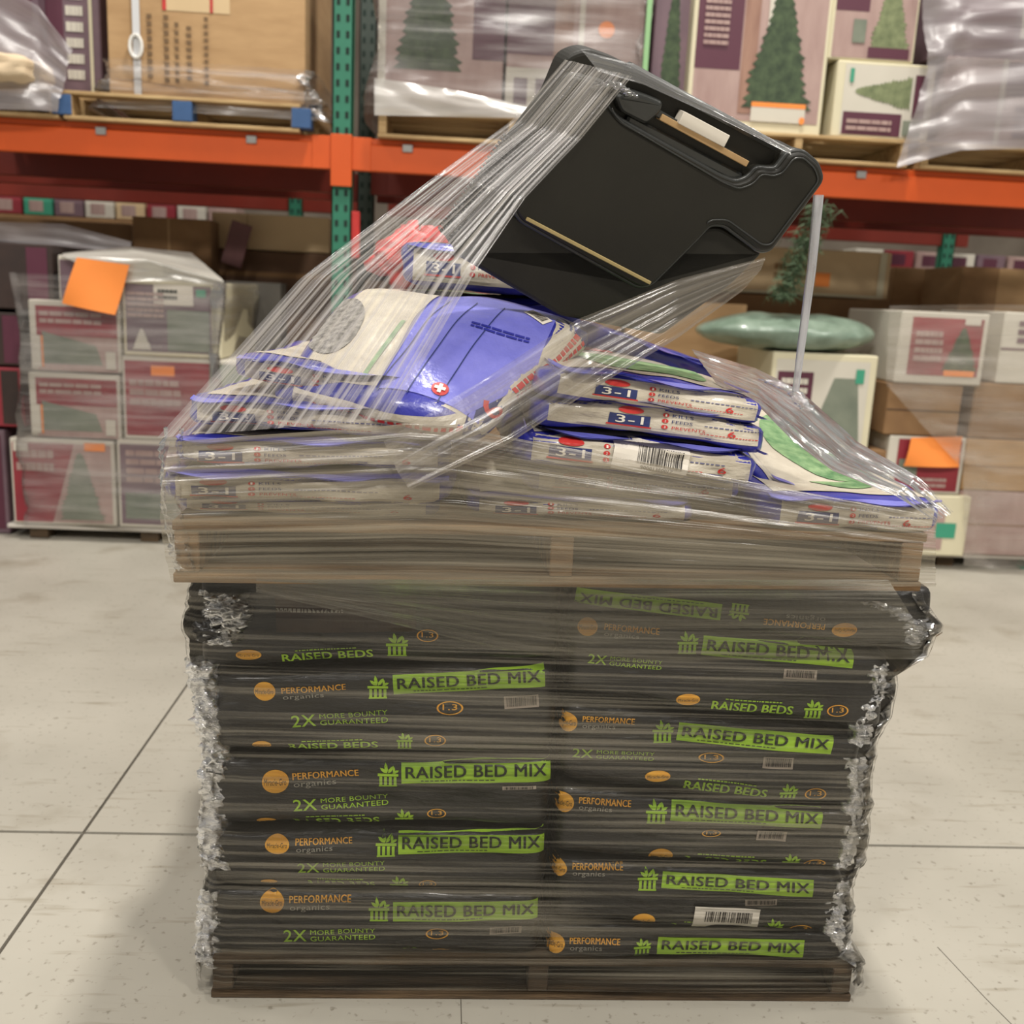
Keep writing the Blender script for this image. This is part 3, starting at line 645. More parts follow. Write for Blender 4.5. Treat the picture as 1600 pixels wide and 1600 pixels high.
# ------------------------------------------------------------------ stretch film
def sheet(name, rows, m, label, nu=60, nv=30, wob=.004, seed=0, parent=None, ku=3, kv=14, cat='plastic wrap', thick=0):
    """rows: list of polylines (equal length); streaks run along each polyline"""
    rows = [[Vector(p) for p in r] for r in rows]
    def smp(r, t):
        t *= len(r) - 1; i = min(int(t), len(r) - 2); return r[i].lerp(r[i + 1], t - i)
    LU = sum((rows[0][i + 1] - rows[0][i]).length for i in range(len(rows[0]) - 1)); mid = [smp(r, .3) for r in rows]; LV = sum((mid[i + 1] - mid[i]).length for i in range(len(mid) - 1))
    V, UVs = [], []
    for j in range(nv + 1):
        for i in range(nu + 1):
            a, b = i / nu, j / nv; p = smp([smp(r, a) for r in rows], b)
            nrm = Vector((0, -1, 0)); p = p + nrm * wob * (N3(a * LU * ku + seed, b * LV * kv * 4, seed) + .6 * N3(a * LU * ku * 3, b * LV * kv * 12 + seed, 5))
            V.append(p); UVs.append((a * LU, b * LV))
    a = nu + 1; Fc = [(j * a + i, j * a + i + 1, (j + 1) * a + i + 1, (j + 1) * a + i) for j in range(nv) for i in range(nu)]
    o = mk(name, (V, Fc), m, parent, smooth=True, uv=UVs)
    if label: tag(o, label, cat)
    return o
def shell(name, prof, m, label, n=(150, 50, 30), rows=44, wob=.004, seed=0, rad=.05, crump=.012, parent=None, tilt=0):
    """closed sleeve round a load; prof(t) -> (z, xl, xr, yf, yb)"""
    V, UVs, Fc = [], [], []
    for j in range(rows + 1):
        z, xl, xr, yf, yb = prof(j / rows); u = 0; prev = None; pts = []
        c = [(xl, yf), (xr, yf), (xr, yb), (xl, yb)]
        segs = [n[0], n[1], n[2], n[1]]
        for s in range(4):
            A, B = Vector(c[s]), Vector(c[(s + 1) % 4]); d = (B - A); L = d.length; d /= L
            nx_ = Vector((d.y, -d.x))
            for i in range(segs[s]):
                t = i / segs[s]; t = .5 - .5 * math.cos(math.pi * t) if s == 0 else t
                q = A + d * (L * t); e = min(t * L, (1 - t) * L)
                if e < rad: q -= nx_ * (rad - math.sqrt(max(rad * rad - (rad - e) ** 2, 0))) * .55
                k = max(0, 1 - e / .09)
                dz = N3(q.x * 3 + seed, q.y * 3, z * 34) * wob + k * crump * (N3(q.x * 16, q.y * 16 + seed, z * 60) + .7 * N3(q.x * 45, q.y * 40, z * 110 + seed))
                q += nx_ * dz
                pts.append(Vector((q.x, q.y, z + (q.x - .2) * tilt)))
        pts.append(pts[0].copy())
        for p in pts:
            if prev is not None: u += (p - prev).length
            prev = p; V.append(p); UVs.append((u + .4 * z, z))
    a = sum(segs) + 1
    for j in range(rows):
        for i in range(a - 1): Fc.append((j * a + i, j * a + i + 1, (j + 1) * a + i + 1, (j + 1) * a + i))
    o = mk(name, (V, Fc), m, parent, smooth=True, uv=UVs)
    if label: tag(o, label, 'plastic wrap')
    return o
def interp(tab, z):
    if z <= tab[0][0]: return tab[0][1]
    for (a, b), (c, d) in zip(tab, tab[1:]):
        if z <= c: t = (z - a) / (c - a); return b + (d - b) * t
    return tab[-1][1]
TL = [(.03, -.450), (.1, -.446), (.236, -.430), (.303, -.438), (.433, -.434), (.497, -.428), (.559, -.434), (.633, -.446), (.67, -.452), (.73, -.460), (.84, -.440)]
TR = [(.03, .832), (.09, .825), (.115, .795), (.186, .790), (.256, .789), (.325, .803), (.393, .803), (.46, .795), (.552, .797), (.617, .818), (.68, .816), (.72, .872), (.77, .884), (.84, .83)]
shell('stretch_wrap', lambda t: (.03 + .81 * t, interp(TL, .03 + .81 * t), interp(TR, .03 + .81 * t), 1.618, 2.655), F_LOW, 'clear shiny stretch wrap around the black soil bags and floor pallet', rows=70, wob=.004, crump=.015)
# skirt of film hanging from the upper pallet over the right part
sk = []
for k in range(6):
    t = k / 5; row = []
    for i in range(9):
        s = i / 8; x = 400 + 1035 * s - (60 * (1 - t) ** 1.5 - 12) * s ** 6
        yb = 925 + 110 * min(1, s * 2.2) if s < .45 else 1035 - 10 * (s - .45)
        y = 905 + (yb - 905) * t; row.append(at(x, y, 1.500 + .108 * t ** .7 + .03 * s))
    sk.append(row)
sheet('stretch_wrap', sk, F_SK, 'hazy skirt of stretch wrap spanning from the upper pallet to the soil bags', 140, 24, wob=.003, seed=4)
# upper sleeve around pallet and lawn bags
TUL = [(.845, -.455), (.93, -.470), (.96, -.485), (1.05, -.478), (1.12, -.465), (1.2, -.40)]
TUR = [(.845, .800), (.96, .815), (1.0, .80), (1.04, .66), (1.1, .52), (1.2, .50)]
up = []
for k in range(9):
    t = k / 8; row = []
    for i in range(17):
        s = i / 16; x = 262 + (1462 - 262) * s
        yt = 662 if s < .35 else 662 + (s - .35) / .65 * 145
        yt = 690 - 30 * math.sin(s * 3) if s < .3 else yt
        yb = 910 + 6 * s
        y = yb + (yt - yb) * t
        x += (6 - 18 * math.sin(t * 3)) * max(0, 1 - s * 6)
        row.append(at(x, y, 1.492 + .055 * s - .012 * math.sin(t * 3.1)))
    up.append(row)
sheet('stretch_wrap', up, F_UP, 'streaky stretch wrap sleeve pulled round the upper pallet and lowest lawn bags', 220, 60, wob=.004, seed=9)
# crumpled bunches at the corners
def crumple(pts, rad, m, label, seed, parent=None):
    V, UVs = [], []; n, k = 26, 50; pts = [Vector(p) for p in pts]
    for j in range(k + 1):
        t = j / k * (len(pts) - 1); i = min(int(t), len(pts) - 2); c = pts[i].lerp(pts[i + 1], t - i)
        for a in range(n + 1):
            th = a / n * 2 * math.pi; q = 1 + .5 * N3(math.cos(th) * 2, math.sin(th) * 2 + seed, j * .22) + .5 * N3(math.cos(th) * 6, math.sin(th) * 6 + seed, j * .6)
            V.append(c + Vector((math.cos(th) * rad * q, math.sin(th) * rad * q * .8, .25 * rad * N3(j * .7, th * 2, seed)))); UVs.append((th * .05, j / k * .5))
    b = n + 1; Fc = [(j * b + i, j * b + i + 1, (j + 1) * b + i + 1, (j + 1) * b + i) for j in range(k) for i in range(n)]
    o = mk('stretch_wrap', (V, Fc), m, parent, smooth=True, uv=UVs)
    if label: tag(o, label, 'plastic wrap')
    return o
crumple([at(272, 668, 1.54), at(266, 730, 1.53), at(268, 790, 1.53), at(280, 850, 1.52), at(290, 890, 1.52)], .014, F_CLR, 'crinkled wrap bunched on the left corner of the lawn bags', 3)
crumple([at(1452, 800, 1.62), at(1440, 822, 1.60), at(1400, 835, 1.58)], .010, F_CLR, 'small glossy wad of wrap on the upper pallet right corner', 5)
crumple([at(352, 925, 1.63), at(360, 960, 1.63), at(345, 1000, 1.64)], .034, film_mat('crushed film', lo=.4, hi=.7, amin=.05, amax=.5, sv=60, su=8, gloss=.35, rough=.1, bump=1), 'sparkling crushed wrap at the top left of the soil bags', 8)
F_CR = film_mat('crushed film edge', lo=.45, hi=.72, amin=.02, amax=.5, sv=70, su=10, rgb=(226, 228, 236), gloss=.6, rough=.07, bump=1, patch=6)
for i, (pts, rd_, lb) in enumerate((
    ([(314, 1030), (322, 1090), (334, 1150), (344, 1200)], .020, 'sparkling crushed wrap on the left edge near the second soil bag from the top'),
    ([(334, 1200), (336, 1260), (332, 1320), (340, 1350)], .020, 'sparkling crushed wrap on the left edge halfway down'),
    ([(336, 1385), (328, 1430), (324, 1480), (336, 1505)], .018, 'sparkling crushed wrap on the left edge near the floor pallet'),
    ([(1343, 935), (1398, 950), (1428, 975), (1418, 1000)], .022, 'bright crushed wrap over the bulging upside down bag'),
    ([(1368, 1035), (1365, 1075), (1348, 1110), (1338, 1160)], .017, 'bright crushed wrap on the right edge below the bulge'),
    ([(1331, 1180), (1331, 1240), (1325, 1300), (1311, 1350)], .017, 'bright crushed wrap on the right edge halfway down'),
    ([(1309, 1370), (1298, 1410), (1298, 1440), (1318, 1490)], .018, 'bright crushed wrap on the right edge near the floor pallet'))):
    crumple([at(*p, 1.65) for p in pts], rd_ * 1.2, F_CR, lb, 40 + i)
# cone of pulled film from the left heap to the case
def lerp2(a, b, t): return (a[0] + (b[0] - a[0]) * t, a[1] + (b[1] - a[1]) * t)
rows = []
for k in range(7):
    t = k / 6
    foot = lerp2((246, 684), (610, 655), t ** 1.0); 
    a = at(*foot, 1.50 + .02 * t)
    mid_px = lerp2((468, 436), (745, 420), t); mid = at(*mid_px, 1.53)
    kn = lerp2((690, 268), (820, 310), t); kn3 = at(*kn, 1.555)
    sh = onc(*lerp2((798, 186), (905, 215), t), .012)
    top = onc(*lerp2((880, 92), (985, 118), t), .010)
    rows.append([a, mid, kn3, sh, top])
sheet('stretch_wrap', rows, F_CONE, 'pale pulled film strands rising from the left heap to the black case', 90, 90, wob=.005, seed=12, ku=1, kv=10)
# film cap over the upper edge of the case
cap = [[onc(*p, .016) for p in ((905, 78), (985, 98), (1110, 165), (1228, 230))], [onc(*p, .020) for p in ((930, 110), (1000, 130), (1120, 184), (1228, 238))], [onc(*p, .012) for p in ((950, 150), (1000, 158), (1100, 190), (1220, 243))]]
sheet('stretch_wrap', cap[:2], film_mat('film cap', su=.5, sv=120, lo=.3, hi=.7, amin=.2, amax=.75, rgb=(150, 150, 150), gloss=.25), 'grey film strip stretched along the upper edge of the black case', 60, 12, wob=.002, seed=2)
crumple([onc(930, 135, .01), onc(955, 128, .012), onc(985, 150, .01)], .010, F_CLR, 'shiny crinkle of film on the upper left of the black case', 14)
# right band from the case down across the heap
rb = [[(1196, 402), (1060, 436), (900, 500), (760, 590), (600, 690)], [(1190, 420), (1060, 480), (920, 560), (780, 650), (620, 735)], [(1160, 455), (1060, 528), (940, 600), (800, 690), (640, 765)]]
rows = []
for r_ in rb: rows.append([at(*p, Y) for p, Y in zip(r_, (1.66, 1.56, 1.50, 1.478, 1.475))])
sheet('stretch_wrap', rows, F_BAND, 'dark glossy twisted film band running down left from the black case', 90, 60, wob=.006, seed=22, ku=1, kv=12)
# rope at the right
rp = [at(1279, 305, 1.70), at(1268, 420, 1.70), at(1252, 540, 1.69), at(1243, 612, 1.68)]
def rope(pts, w0, w1, m, label, k=30):
    V, UVs = [], []; n = 10
    for j in range(k + 1):
        t = j / k * (len(pts) - 1); i = min(int(t), len(pts) - 2); c = pts[i].lerp(pts[i + 1], t - i); rr = w0 + (w1 - w0) * j / k
        for a in range(n + 1):
            th = a / n * 2 * math.pi; V.append(c + Vector((math.cos(th) * rr, math.sin(th) * rr, 0))); UVs.append((j / k, a / n * .06))
    b = n + 1; o = mk('film_rope', (V, [(j * b + i, j * b + i + 1, (j + 1) * b + i + 1, (j + 1) * b + i) for j in range(k) for i in range(n)]), m, None, smooth=True, uv=UVs)
    tag(o, label, 'plastic wrap')
rope(rp, .009, .006, film_mat('film rope', su=2, sv=60, lo=.3, hi=.6, amin=.25, amax=.75, rgb=(200, 198, 200), gloss=.3), 'twisted white film rope hanging from the right end of the black case')
# film over the right slope
rs = [[(1080, 545), (1180, 575), (1250, 610), (1340, 690), (1435, 745), (1490, 800)], [(1120, 600), (1190, 640), (1240, 690), (1300, 735), (1400, 775), (1462, 815)]]
rows = [[at(*p, Y) for p, Y in zip(rs[0], (2.0, 1.95, 1.86, 1.74, 1.60, 1.56))], [at(*p, Y) for p, Y in zip(rs[1], (1.70, 1.60, 1.56, 1.53, 1.52, 1.52))]]
sheet('stretch_wrap', rows, F_CLR, 'crinkled clear film draped over the right hand slope of lawn bags', 90, 40, wob=.010, seed=31, ku=8, kv=6)
crumple([at(1195, 592, 1.75), at(1240, 612, 1.72), at(1262, 640, 1.70)], .012, F_CLR, 'knot of crinkled film where the rope meets the lawn bags', 17)

# ------------------------------------------------------------------ pallet rack
def upright(x, y, z0, z1, label, hol=True, m=GRP, wd=.095):
    r = empty('rack_upright', (x, y, z0)); tag(r, label, 'rack upright', 'green rack uprights'); H_ = z1 - z0
    mk('column', join(box(-wd / 2, 0, 0, wd / 2, .006, H_), box(-wd / 2, 0, 0, -wd / 2 + .006, .075, H_), box(wd / 2 - .006, 0, 0, wd / 2, .075, H_)), m, r)
    if hol:
        ps = []; z = .04
        while z < H_ - .03:
            for sx in (-.022, .022): ps.append(box(sx - .008, -.002, z, sx + .008, .001, z + .03))
            z += .0508 * 1.4
        mk('slots', join(*ps), HOL, r)['kind'] = 'stuff'
    mk('foot_plate', box(-.07, -.02, 0, .07, .1, .008), m, r)
    return r
PX = -.655 + .06
for x, lb in ((PX, 'green slotted rack upright at the joint of the two orange beams'), (PX - 2.85, 'green front upright beyond the left frame edge'), (PX + 3.75, 'green front upright beyond the right frame edge')):
    upright(x, 5.03, 0, 3.6, lb)
for x, lb in ((PX, 'rear slotted upright right behind the green front one'),):
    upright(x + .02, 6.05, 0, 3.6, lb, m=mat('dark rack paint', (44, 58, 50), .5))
for x, lb in ((3.60, 'far dark green upright seen between the cartons at the right'), (-1.2, 'far green upright hidden among cartons behind the left stack')):
    upright(x, 7.4, 0, 3.4, lb)
def beam(x0, x1, y, z0, z1, m, label, clips=()):
    r = empty('rack_beam', ((x0 + x1) / 2, y, z0)); tag(r, label, 'rack beam', 'orange rack beams'); L_ = (x1 - x0) / 2; h = z1 - z0
    mk('beam_tube', join(box(-L_, 0, 0, L_, .05, h - .03, .004), box(-L_, .012, h - .03, L_, .05, h, .003)), m, r)
    for sx in (-1, 1): mk('end_plate', box(sx * L_ - .045 * (1 + sx), -.004, -.0, sx * L_ + .045 * (1 - sx), 0, h + .001, .002), m, r)
    for c in clips: mk('clip', box(c - x0 - L_ - .025, -.012, h - .055, c - x0 - L_ + .025, 0, h - .02, .003), STL, r)
    return r
X0, X1, X2 = PX - 2.85, PX, PX + 3.75
BZ0, BZ1 = 1.868, 2.018
beam(X0 + .05, X1 - .05, 5.02, BZ0, BZ1, ORG, 'front orange rack beam left of the green upright', (-1.72, -1.02))
beam(X1 + .05, X2 - .05, 5.02, BZ0, BZ1, ORG, 'front orange rack beam right of the green upright', (-.28, 1.95, 2.85))
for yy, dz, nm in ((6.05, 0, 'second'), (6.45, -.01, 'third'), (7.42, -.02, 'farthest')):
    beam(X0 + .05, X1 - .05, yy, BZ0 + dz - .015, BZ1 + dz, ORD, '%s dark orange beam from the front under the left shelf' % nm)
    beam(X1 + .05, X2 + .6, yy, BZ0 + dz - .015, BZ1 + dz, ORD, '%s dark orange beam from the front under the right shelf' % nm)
SBL = ['shelf load beyond the left edge', 'shelf load just beyond the left edge', 'lavender film load', 'left part of the cardboard load', 'right part of the cardboard load', 'right end of the cardboard load', 'left part of the rose cartons', 'middle of the rose cartons', 'right part of the rose cartons', 'tall fir carton', 'gap beside the tall fir carton', 'sideways tree carton', 'silvery film load, left part', 'silvery film load, right part']
cm = None
for k, x in enumerate([-3.0, -2.55, -2.1, -1.72, -1.02, -.85, -.28, .2, .7, 1.2, 1.6, 1.95, 2.4, 2.85]):
    if cm is None: o = mk('support_bar', box(-.02, 0, 0, .02, .96, .03, .002), STL); cm = o.data
    else: o = bpy.data.objects.new('support_bar', cm); COL.objects.link(o)
    o.location = (x, 5.075, BZ1 - .03); tag(o, 'galvanized support bar bridging the rack beams under the ' + SBL[k], 'support bar', 'shelf support bars')
joinp = mk('joint_plate', box(PX - .05, 5.005, 1.79, PX + .05, 5.018, BZ1 + .01, .002), ORG); tag(joinp, 'orange connector plate on the green upright below the beams', 'bracket')

# ------------------------------------------------------------------ shelf and floor goods
def pxbox(x0, y0, x1, y1, Y):
    ym, xm = (y0 + y1) / 2, (x0 + x1) / 2
    return at(x0, ym, Y).x, at(x1, ym, Y).x, at(xm, y1, Y).z, at(xm, y0, Y).z
def carton(name, label, cat, px, Y, dep, m, prints=(), group=None, z0=None, rz=0, tape=False, z1=None, edge=None):
    xa, xb, za, zb = pxbox(*px, Y)
    if z0 is not None: za = z0
    if z1 is not None: zb = z1
    w, h = xb - xa - .008, zb - za - .004
    r = empty(name, ((xa + xb) / 2, Y + dep / 2, za + .002), (0, 0, rz)); tag(r, label, cat, group)
    mk('carton_body', box(-w / 2, -dep / 2, 0, w / 2, dep / 2, h, .006), m, r)
    y = -dep / 2
    if edge:
        for q in (box(-w / 2 - .003, y - .003, 0, -w / 2 + .022, y + .02, h), box(w / 2 - .022, y - .003, 0, w / 2 + .003, y + .02, h)): mk('edge_board', q, edge, r)
    if tape:
        mk('flap_seam', box(-w / 2 + .01, y - .0015, h * .5 - .002, w / 2 - .01, y, h * .5 + .002), CDD, r); mk('tape', box(-.03, y - .001, 0, .03, y, h), mat('packing tape', (176, 150, 110), .25), r)
    for i, p in enumerate(prints):
        k, u0_, v0_, u1_, v1_, mm = p[:6]; o = .002 + .0012 * i
        cx, cz, W_, H_ = ((u0_ + u1_) / 2 - .5) * w, (v0_ + v1_) / 2 * h, (u1_ - u0_) * w, (v1_ - v0_) * h
        g = {'r': rect2d(), 't': tree2d(seed=i + 3), 'd': dashes2d(int(p[6]) if k == 'd' and len(p) > 6 else 4, seed=i, lo=.1, hi=.3), 'o': disc2d(16, 1)}.get(k)
        if k == 'th': g = ([(-b, a) for a, b in tree2d(seed=5)[0]], tree2d(seed=5)[1])   # tree lying on its side, tip left
        if k == 'th': g = ([(x, y_) for x, y_ in g[0]], g[1])
        if k == 'poly': g = (p[6], [tuple(range(len(p[6])))])
        nm = {'r': 'printed_panel', 't': 'tree_picture', 'th': 'tree_picture', 'd': 'printed_lines', 'o': 'printed_dot', 'poly': 'printed_panel'}[k]
        oo = mk(nm, ([(cx + a * W_, y - o, cz + b * H_) for a, b in g[0]], g[1]), mm, r)
        if k == 'd': oo['kind'] = 'stuff'
    return r
def wrapbox(label, x0, x1, y0, y1, z0, z1, m=F_BG, seed=0, flare=0, parent=None, top=True):
    def pr(t):
        z = z0 + (z1 - z0) * t; k = .02 * math.sin(9 * t + seed) ; g = flare * (1 - t) ** 3
        return z, x0 - k - g, x1 + k + g, y0 - abs(k) * .5, y1
    o = shell('shelf_wrap', pr, m, None, n=(24, 8, 10), rows=18, wob=.03, seed=seed, rad=.08, crump=.03, parent=parent)
    if label: tag(o, label, 'plastic wrap')
    return o
def wrapped(root_, x0, x1, y0, y1, z0, z1, m=F_BG, seed=0, flare=0):
    return wrapbox(None, x0, x1, y0, y1, z0, z1, m, seed, flare)
SY = 5.03; SZ = BZ1 + .002
def spallet(pxl, pxr, label, m=WOODL, h=.125, y=SY - .06, seed=0):
    a, b = at(pxl, 200, y).x, at(pxr, 200, y).x
    return pallet('wooden_pallet', b - a, 1.0, h, m, label, loc=((a + b) / 2, y, SZ), group='pale pallets on the orange shelf', seed=seed, nb=3)
PT = SZ + .127
spallet(-130, 92, 'pale pallet at the far left of the shelf under a lavender film load')
p = spallet(100, 468, 'pale pallet with blue painted blocks under the cardboard load')
for x in (-.55, 0, .55): mk('block', box(x - .045, -.004, .018, x + .045, .1, .106, .003), BLO, p)['label'] = 'blue painted block'
spallet(590, 1010, 'pale pallet under the film wrapped pinkish cartons in the shelf middle', seed=3)
spallet(1075, 1425, 'pale pallet under the tall tree cartons', seed=4)
spallet(1445, 1850, 'pale pallet at the right edge of the shelf', seed=5)
# left wrapped load
carton('shelf_carton', 'dark plum carton under lavender film at the far left of the shelf', 'carton', (-120, -80, 62, 175), SY + .04, .8, BXP, [('r', .6, .5, .95, .9, BXM), ('d', .1, .2, .5, .8, BXW, 6)], z0=PT)
carton('shelf_carton', 'narrow mauve carton beside the cardboard load on the shelf', 'carton', (66, -70, 158, 135), SY + .12, .8, BXP, [('r', .05, .35, .35, .75, BXM), ('r', .8, 0, .86, 1, BXC), ('d', .4, .1, .7, .9, BXW, 7)], z0=PT)
bw_ = sheet('shelf_wrap', [[at(-60, -60, 4.9), at(60, 10, 4.9), at(112, 78, 4.93)], [at(-60, 170, 4.9), at(40, 172, 4.9), at(90, 175, 4.95)]], F_BGD, 'lavender grey film sheet slanting over the far left shelf load', 30, 20, wob=.03, seed=3, ku=2, kv=2)
tag(mk('kraft_sack', pillow(.30, .3, .13, 14, 10, 8, seed=3, wr=.02), BEI, smooth=True, loc=(at(15, 160, 4.97).x, 4.96, SZ + .128)), 'crumpled beige paper wad at the left end of the shelf', 'paper')
# cardboard load
carton('cardboard_carton', 'big tan cardboard carton banded with a white strap on the shelf', 'carton', (165, -110, 478, 150), SY, .95, CDB,
       [('r', .28, .52, .62, .68, CDP), ('r', .28, .52, .30, .68, RED), ('r', .52, .52, .535, .68, RED), ('d', .20, .1, .225, .5, CDK, 9), ('d', .285, .08, .31, .5, CDK, 9), ('d', .34, .08, .36, .46, CDK, 8), ('d', .40, .1, .425, .44, CDK, 8), ('d', .49, .08, .51, .5, CDK, 10), ('r', .0, .965, 1, .97, CDD)], z0=PT)
xa = at(212, 60, SY - .02).x
o = mk('strap', join(box(xa - .016, SY - .012, PT, xa + .016, SY - .003, 2.9)), mat('white strap', (205, 206, 208), .5)); tag(o, 'white vertical strap down the front of the cardboard carton', 'strap')
bk = mk('buckle', tube([(xa + .028 * math.cos(a / 14 * 6.283) * 1, SY - .022, 2.36 + .05 * math.sin(a / 14 * 6.283)) for a in range(14)], .008, 6, True), mat('white plastic', (226, 224, 218), .4), o)
wrapbox('clear film flared around the foot of the cardboard carton', at(160, 60, SY).x, at(492, 60, SY).x, SY - .03, SY + 1.0, SZ + .06, 2.30, F_BG, 4, .10)
# centre load
carton('shelf_carton', 'rose carton with a tree picture, left of the shelf middle load', 'carton', (590, -80, 790, 180), SY, .9, BXK, [('r', .0, .0, .06, 1, BXW), ('t', .1, .25, .7, 1.1, FIR), ('r', .75, .35, 1, .75, BXM)], z0=PT)
carton('shelf_carton', 'rose and maroon carton in the shelf middle load, nearer the black case', 'carton', (792, -80, 1008, 180), SY, .9, BXK, [('r', .0, .38, .34, .78, BXM), ('r', .34, .0, .48, 1, BXT), ('r', .0, .04, .5, .3, BXW), ('r', .06, .08, .16, .24, BXP), ('r', .22, .08, .32, .24, BXP), ('r', .52, 0, .56, 1, BXW), ('o', .66, .5, .78, .6, ORN)], z0=PT)
wrapbox('hazy film round the rose cartons in the shelf middle', at(584, 80, SY).x, at(1014, 80, SY).x, SY - .03, SY + .95, PT - .02, 2.9, F_BG, 7, .03)
s1 = sheet('shelf_wrap', [[at(585, 122, 4.94), at(700, 140, 4.94), at(860, 172, 4.95)], [at(585, 180, 4.94), at(700, 182, 4.94), at(860, 186, 4.95)]], film_mat('milky film', su=1, sv=10, lo=.2, hi=.6, amin=.55, amax=.92, rgb=(226, 222, 216)), 'milky white film skirt at the foot of the rose cartons', 20, 10, wob=.02, seed=6, ku=2, kv=2)
st = mk('strap', box(at(1013, 40, SY - .05).x - .012, SY - .05, PT, at(1013, 40, SY - .05).x + .012, SY - .045, 2.9), mat('green strap', (140, 184, 130), .5)); tag(st, 'light green vertical strap between the rose and the fir tree cartons', 'strap')
# tree cartons
carton('tree_carton', 'dim carton end with a narrow fir picture behind the green strap', 'carton', (1020, -90, 1078, 200), SY + .1, .8, BXP, [('t', .2, .2, .9, .9, FIR)], z0=PT)
carton('tree_carton', 'tall carton picturing a full green fir tree beside a maroon panel', 'carton', (1080, -90, 1298, 212), SY, .9, BXC, [('r', .03, .06, .97, .99, BXK), ('r', .03, .33, .36, .97, BXM), ('r', .37, .1, .48, .97, BXT), ('r', .54, .45, .64, .88, BXW), ('t', .36, .12, .93, .82, FIR), ('r', .47, .06, .87, .14, BXW), ('r', .47, .14, .87, .165, ORN), ('d', .08, .45, .26, .88, BXK, 12), ('o', .83, .055, .87, .095, ORN), ('r', .1, .93, .26, 1, BXC)], z0=PT)
carton('tree_carton', 'carton lying sideways with a frosted tree pointing left on cream', 'carton', (1302, 97, 1458, 222), SY - .02, .9, BXC, [('r', .08, .04, .97, .96, BXW), ('r', .1, .04, .7, .34, BXM), ('th', .2, .36, .78, .86, FIO), ('r', .80, .3, .92, .86, BXM), ('r', .72, .06, .9, .26, FIG), ('r', .13, .72, .17, .9, TEA), ('d', .14, .08, .6, .26, BXK, 2)], z0=PT)
carton('tree_carton', 'carton showing a pale tree and maroon panel, stacked on the sideways one', 'carton', (1302, -90, 1440, 95), SY, .9, BXC, [('r', .03, .02, .97, .98, BXK), ('r', .03, .42, .42, 1, BXM), ('t', .42, .1, .95, .75, FIO), ('r', .45, .03, .93, .12, BXM), ('r', .25, .15, .4, .35, FIG)], z0=at(1370, 97, SY).z)
carton('shelf_carton', 'grey mauve carton inside the film load at the right shelf edge', 'carton', (1470, 95, 1760, 242), SY + .02, .9, BXK, [('r', .3, .6, .9, .98, BXP), ('r', .3, 0, .33, 1, BXW), ('d', .4, .1, .9, .5, BXP, 4)], z0=PT)
carton('shelf_carton', 'maroon streaked carton on top of the film load at the right shelf edge', 'carton', (1470, -90, 1760, 92), SY + .04, .9, BXP, [('r', .1, .0, .42, .8, BXM), ('r', .45, .2, .6, .9, BXW)], z0=at(1600, 95, SY).z)
sheet('shelf_wrap', [[at(1438, -30, 4.93), at(1520, -30, 4.9), at(1680, -30, 4.9)], [at(1450, 110, 4.91), at(1520, 90, 4.9), at(1680, 80, 4.9)], [at(1400, 262, 4.93), at(1500, 235, 4.91), at(1680, 230, 4.9)]], F_BGD, 'silvery film sheet over the right shelf edge load', 30, 30, wob=.03, seed=8, ku=2, kv=2)
# ---- floor goods, left
LY = 4.95
dl = [('r', .05, .5, .95, .95, BXR), ('d', .1, .55, .9, .9, BXP, 5)]
low = mat('pale plastic skid', (196, 190, 180), .5)
def skid(label, pxa, pxb, Y, d=.9, h=.075):
    a, b = at(pxa, 835, Y).x, at(pxb, 835, Y).x; r = empty('skid', ((a + b) / 2, Y, 0)); tag(r, label, 'skid', 'low skids under the floor goods')
    w_ = (b - a) / 2
    mk('deck', box(-w_, 0, h - .02, w_, d, h, .003), low, r)
    for sx in (-w_ + .1, 0, w_ - .14):
        for sy in (.02, d - .12): mk('foot', box(sx, sy, 0, sx + .09, sy + .1, h - .0205, .003), WOODD, r)
skid('low pale skid under the red tree cartons at the left', 12, 420, LY)
LZ0 = .077
bigr = [('r', .03, .03, .97, .95, BXK), ('poly', .0, .03, .62, .95, BXR, [(-.46, -.5), (.12, -.5), (.5, .5), (-.46, .5)]), ('t', .42, .05, .92, .85, FIG), ('d', .06, .6, .42, .9, BXK, 2), ('r', .72, .88, .92, .97, ORN), ('r', .04, .85, .18, .95, BXW)]
carton('tree_carton', 'red and grey tree carton, bottom left of the left floor stack', 'carton', (17, 686, 181, 822), LY, .8, BXW, bigr, z0=LZ0, group='tree cartons stacked on the floor')
carton('tree_carton', 'dim grey tree carton at the foot of the left stack, right of the red one', 'carton', (183, 690, 420, 826), LY, .8, BXW, [('r', .02, .04, .96, .95, BXP), ('d', .06, .5, .5, .9, BXK, 4), ('r', .05, .1, .4, .4, FIG)], z0=LZ0, group='tree cartons stacked on the floor')
wide = [('r', .08, .0, .97, .92, BXK), ('r', .08, .5, .97, .92, BXR), ('poly', .14, .1, .8, .56, FIG, [(-.5, -.5), (.5, -.5), (.4, .1), (-.5, .5)]), ('d', .12, .66, .8, .86, BXK, 2), ('r', .02, .05, .12, .5, BXW), ('r', .13, .05, .15, .5, ORN), ('r', .84, .05, .95, .3, BXW)]
z_b = at(118, 684, LY).z; z_c = at(118, 581, LY).z; z_d = at(118, 470, LY).z
carton('tree_carton', 'red tree carton lying wide in the second row of the left stack', 'carton', (45, 583, 189, 684), LY, .8, BXW, wide, z0=z_b, group='tree cartons stacked on the floor')
carton('tree_carton', 'red tree carton below the orange sheet, third row of the left stack', 'carton', (45, 470, 189, 581), LY, .8, BXW, wide, z0=z_c, z1=z_d, group='tree cartons stacked on the floor')
z_e = at(300, 690, LY).z; z_f = at(300, 560, LY).z; z_g = at(268, 438, LY).z
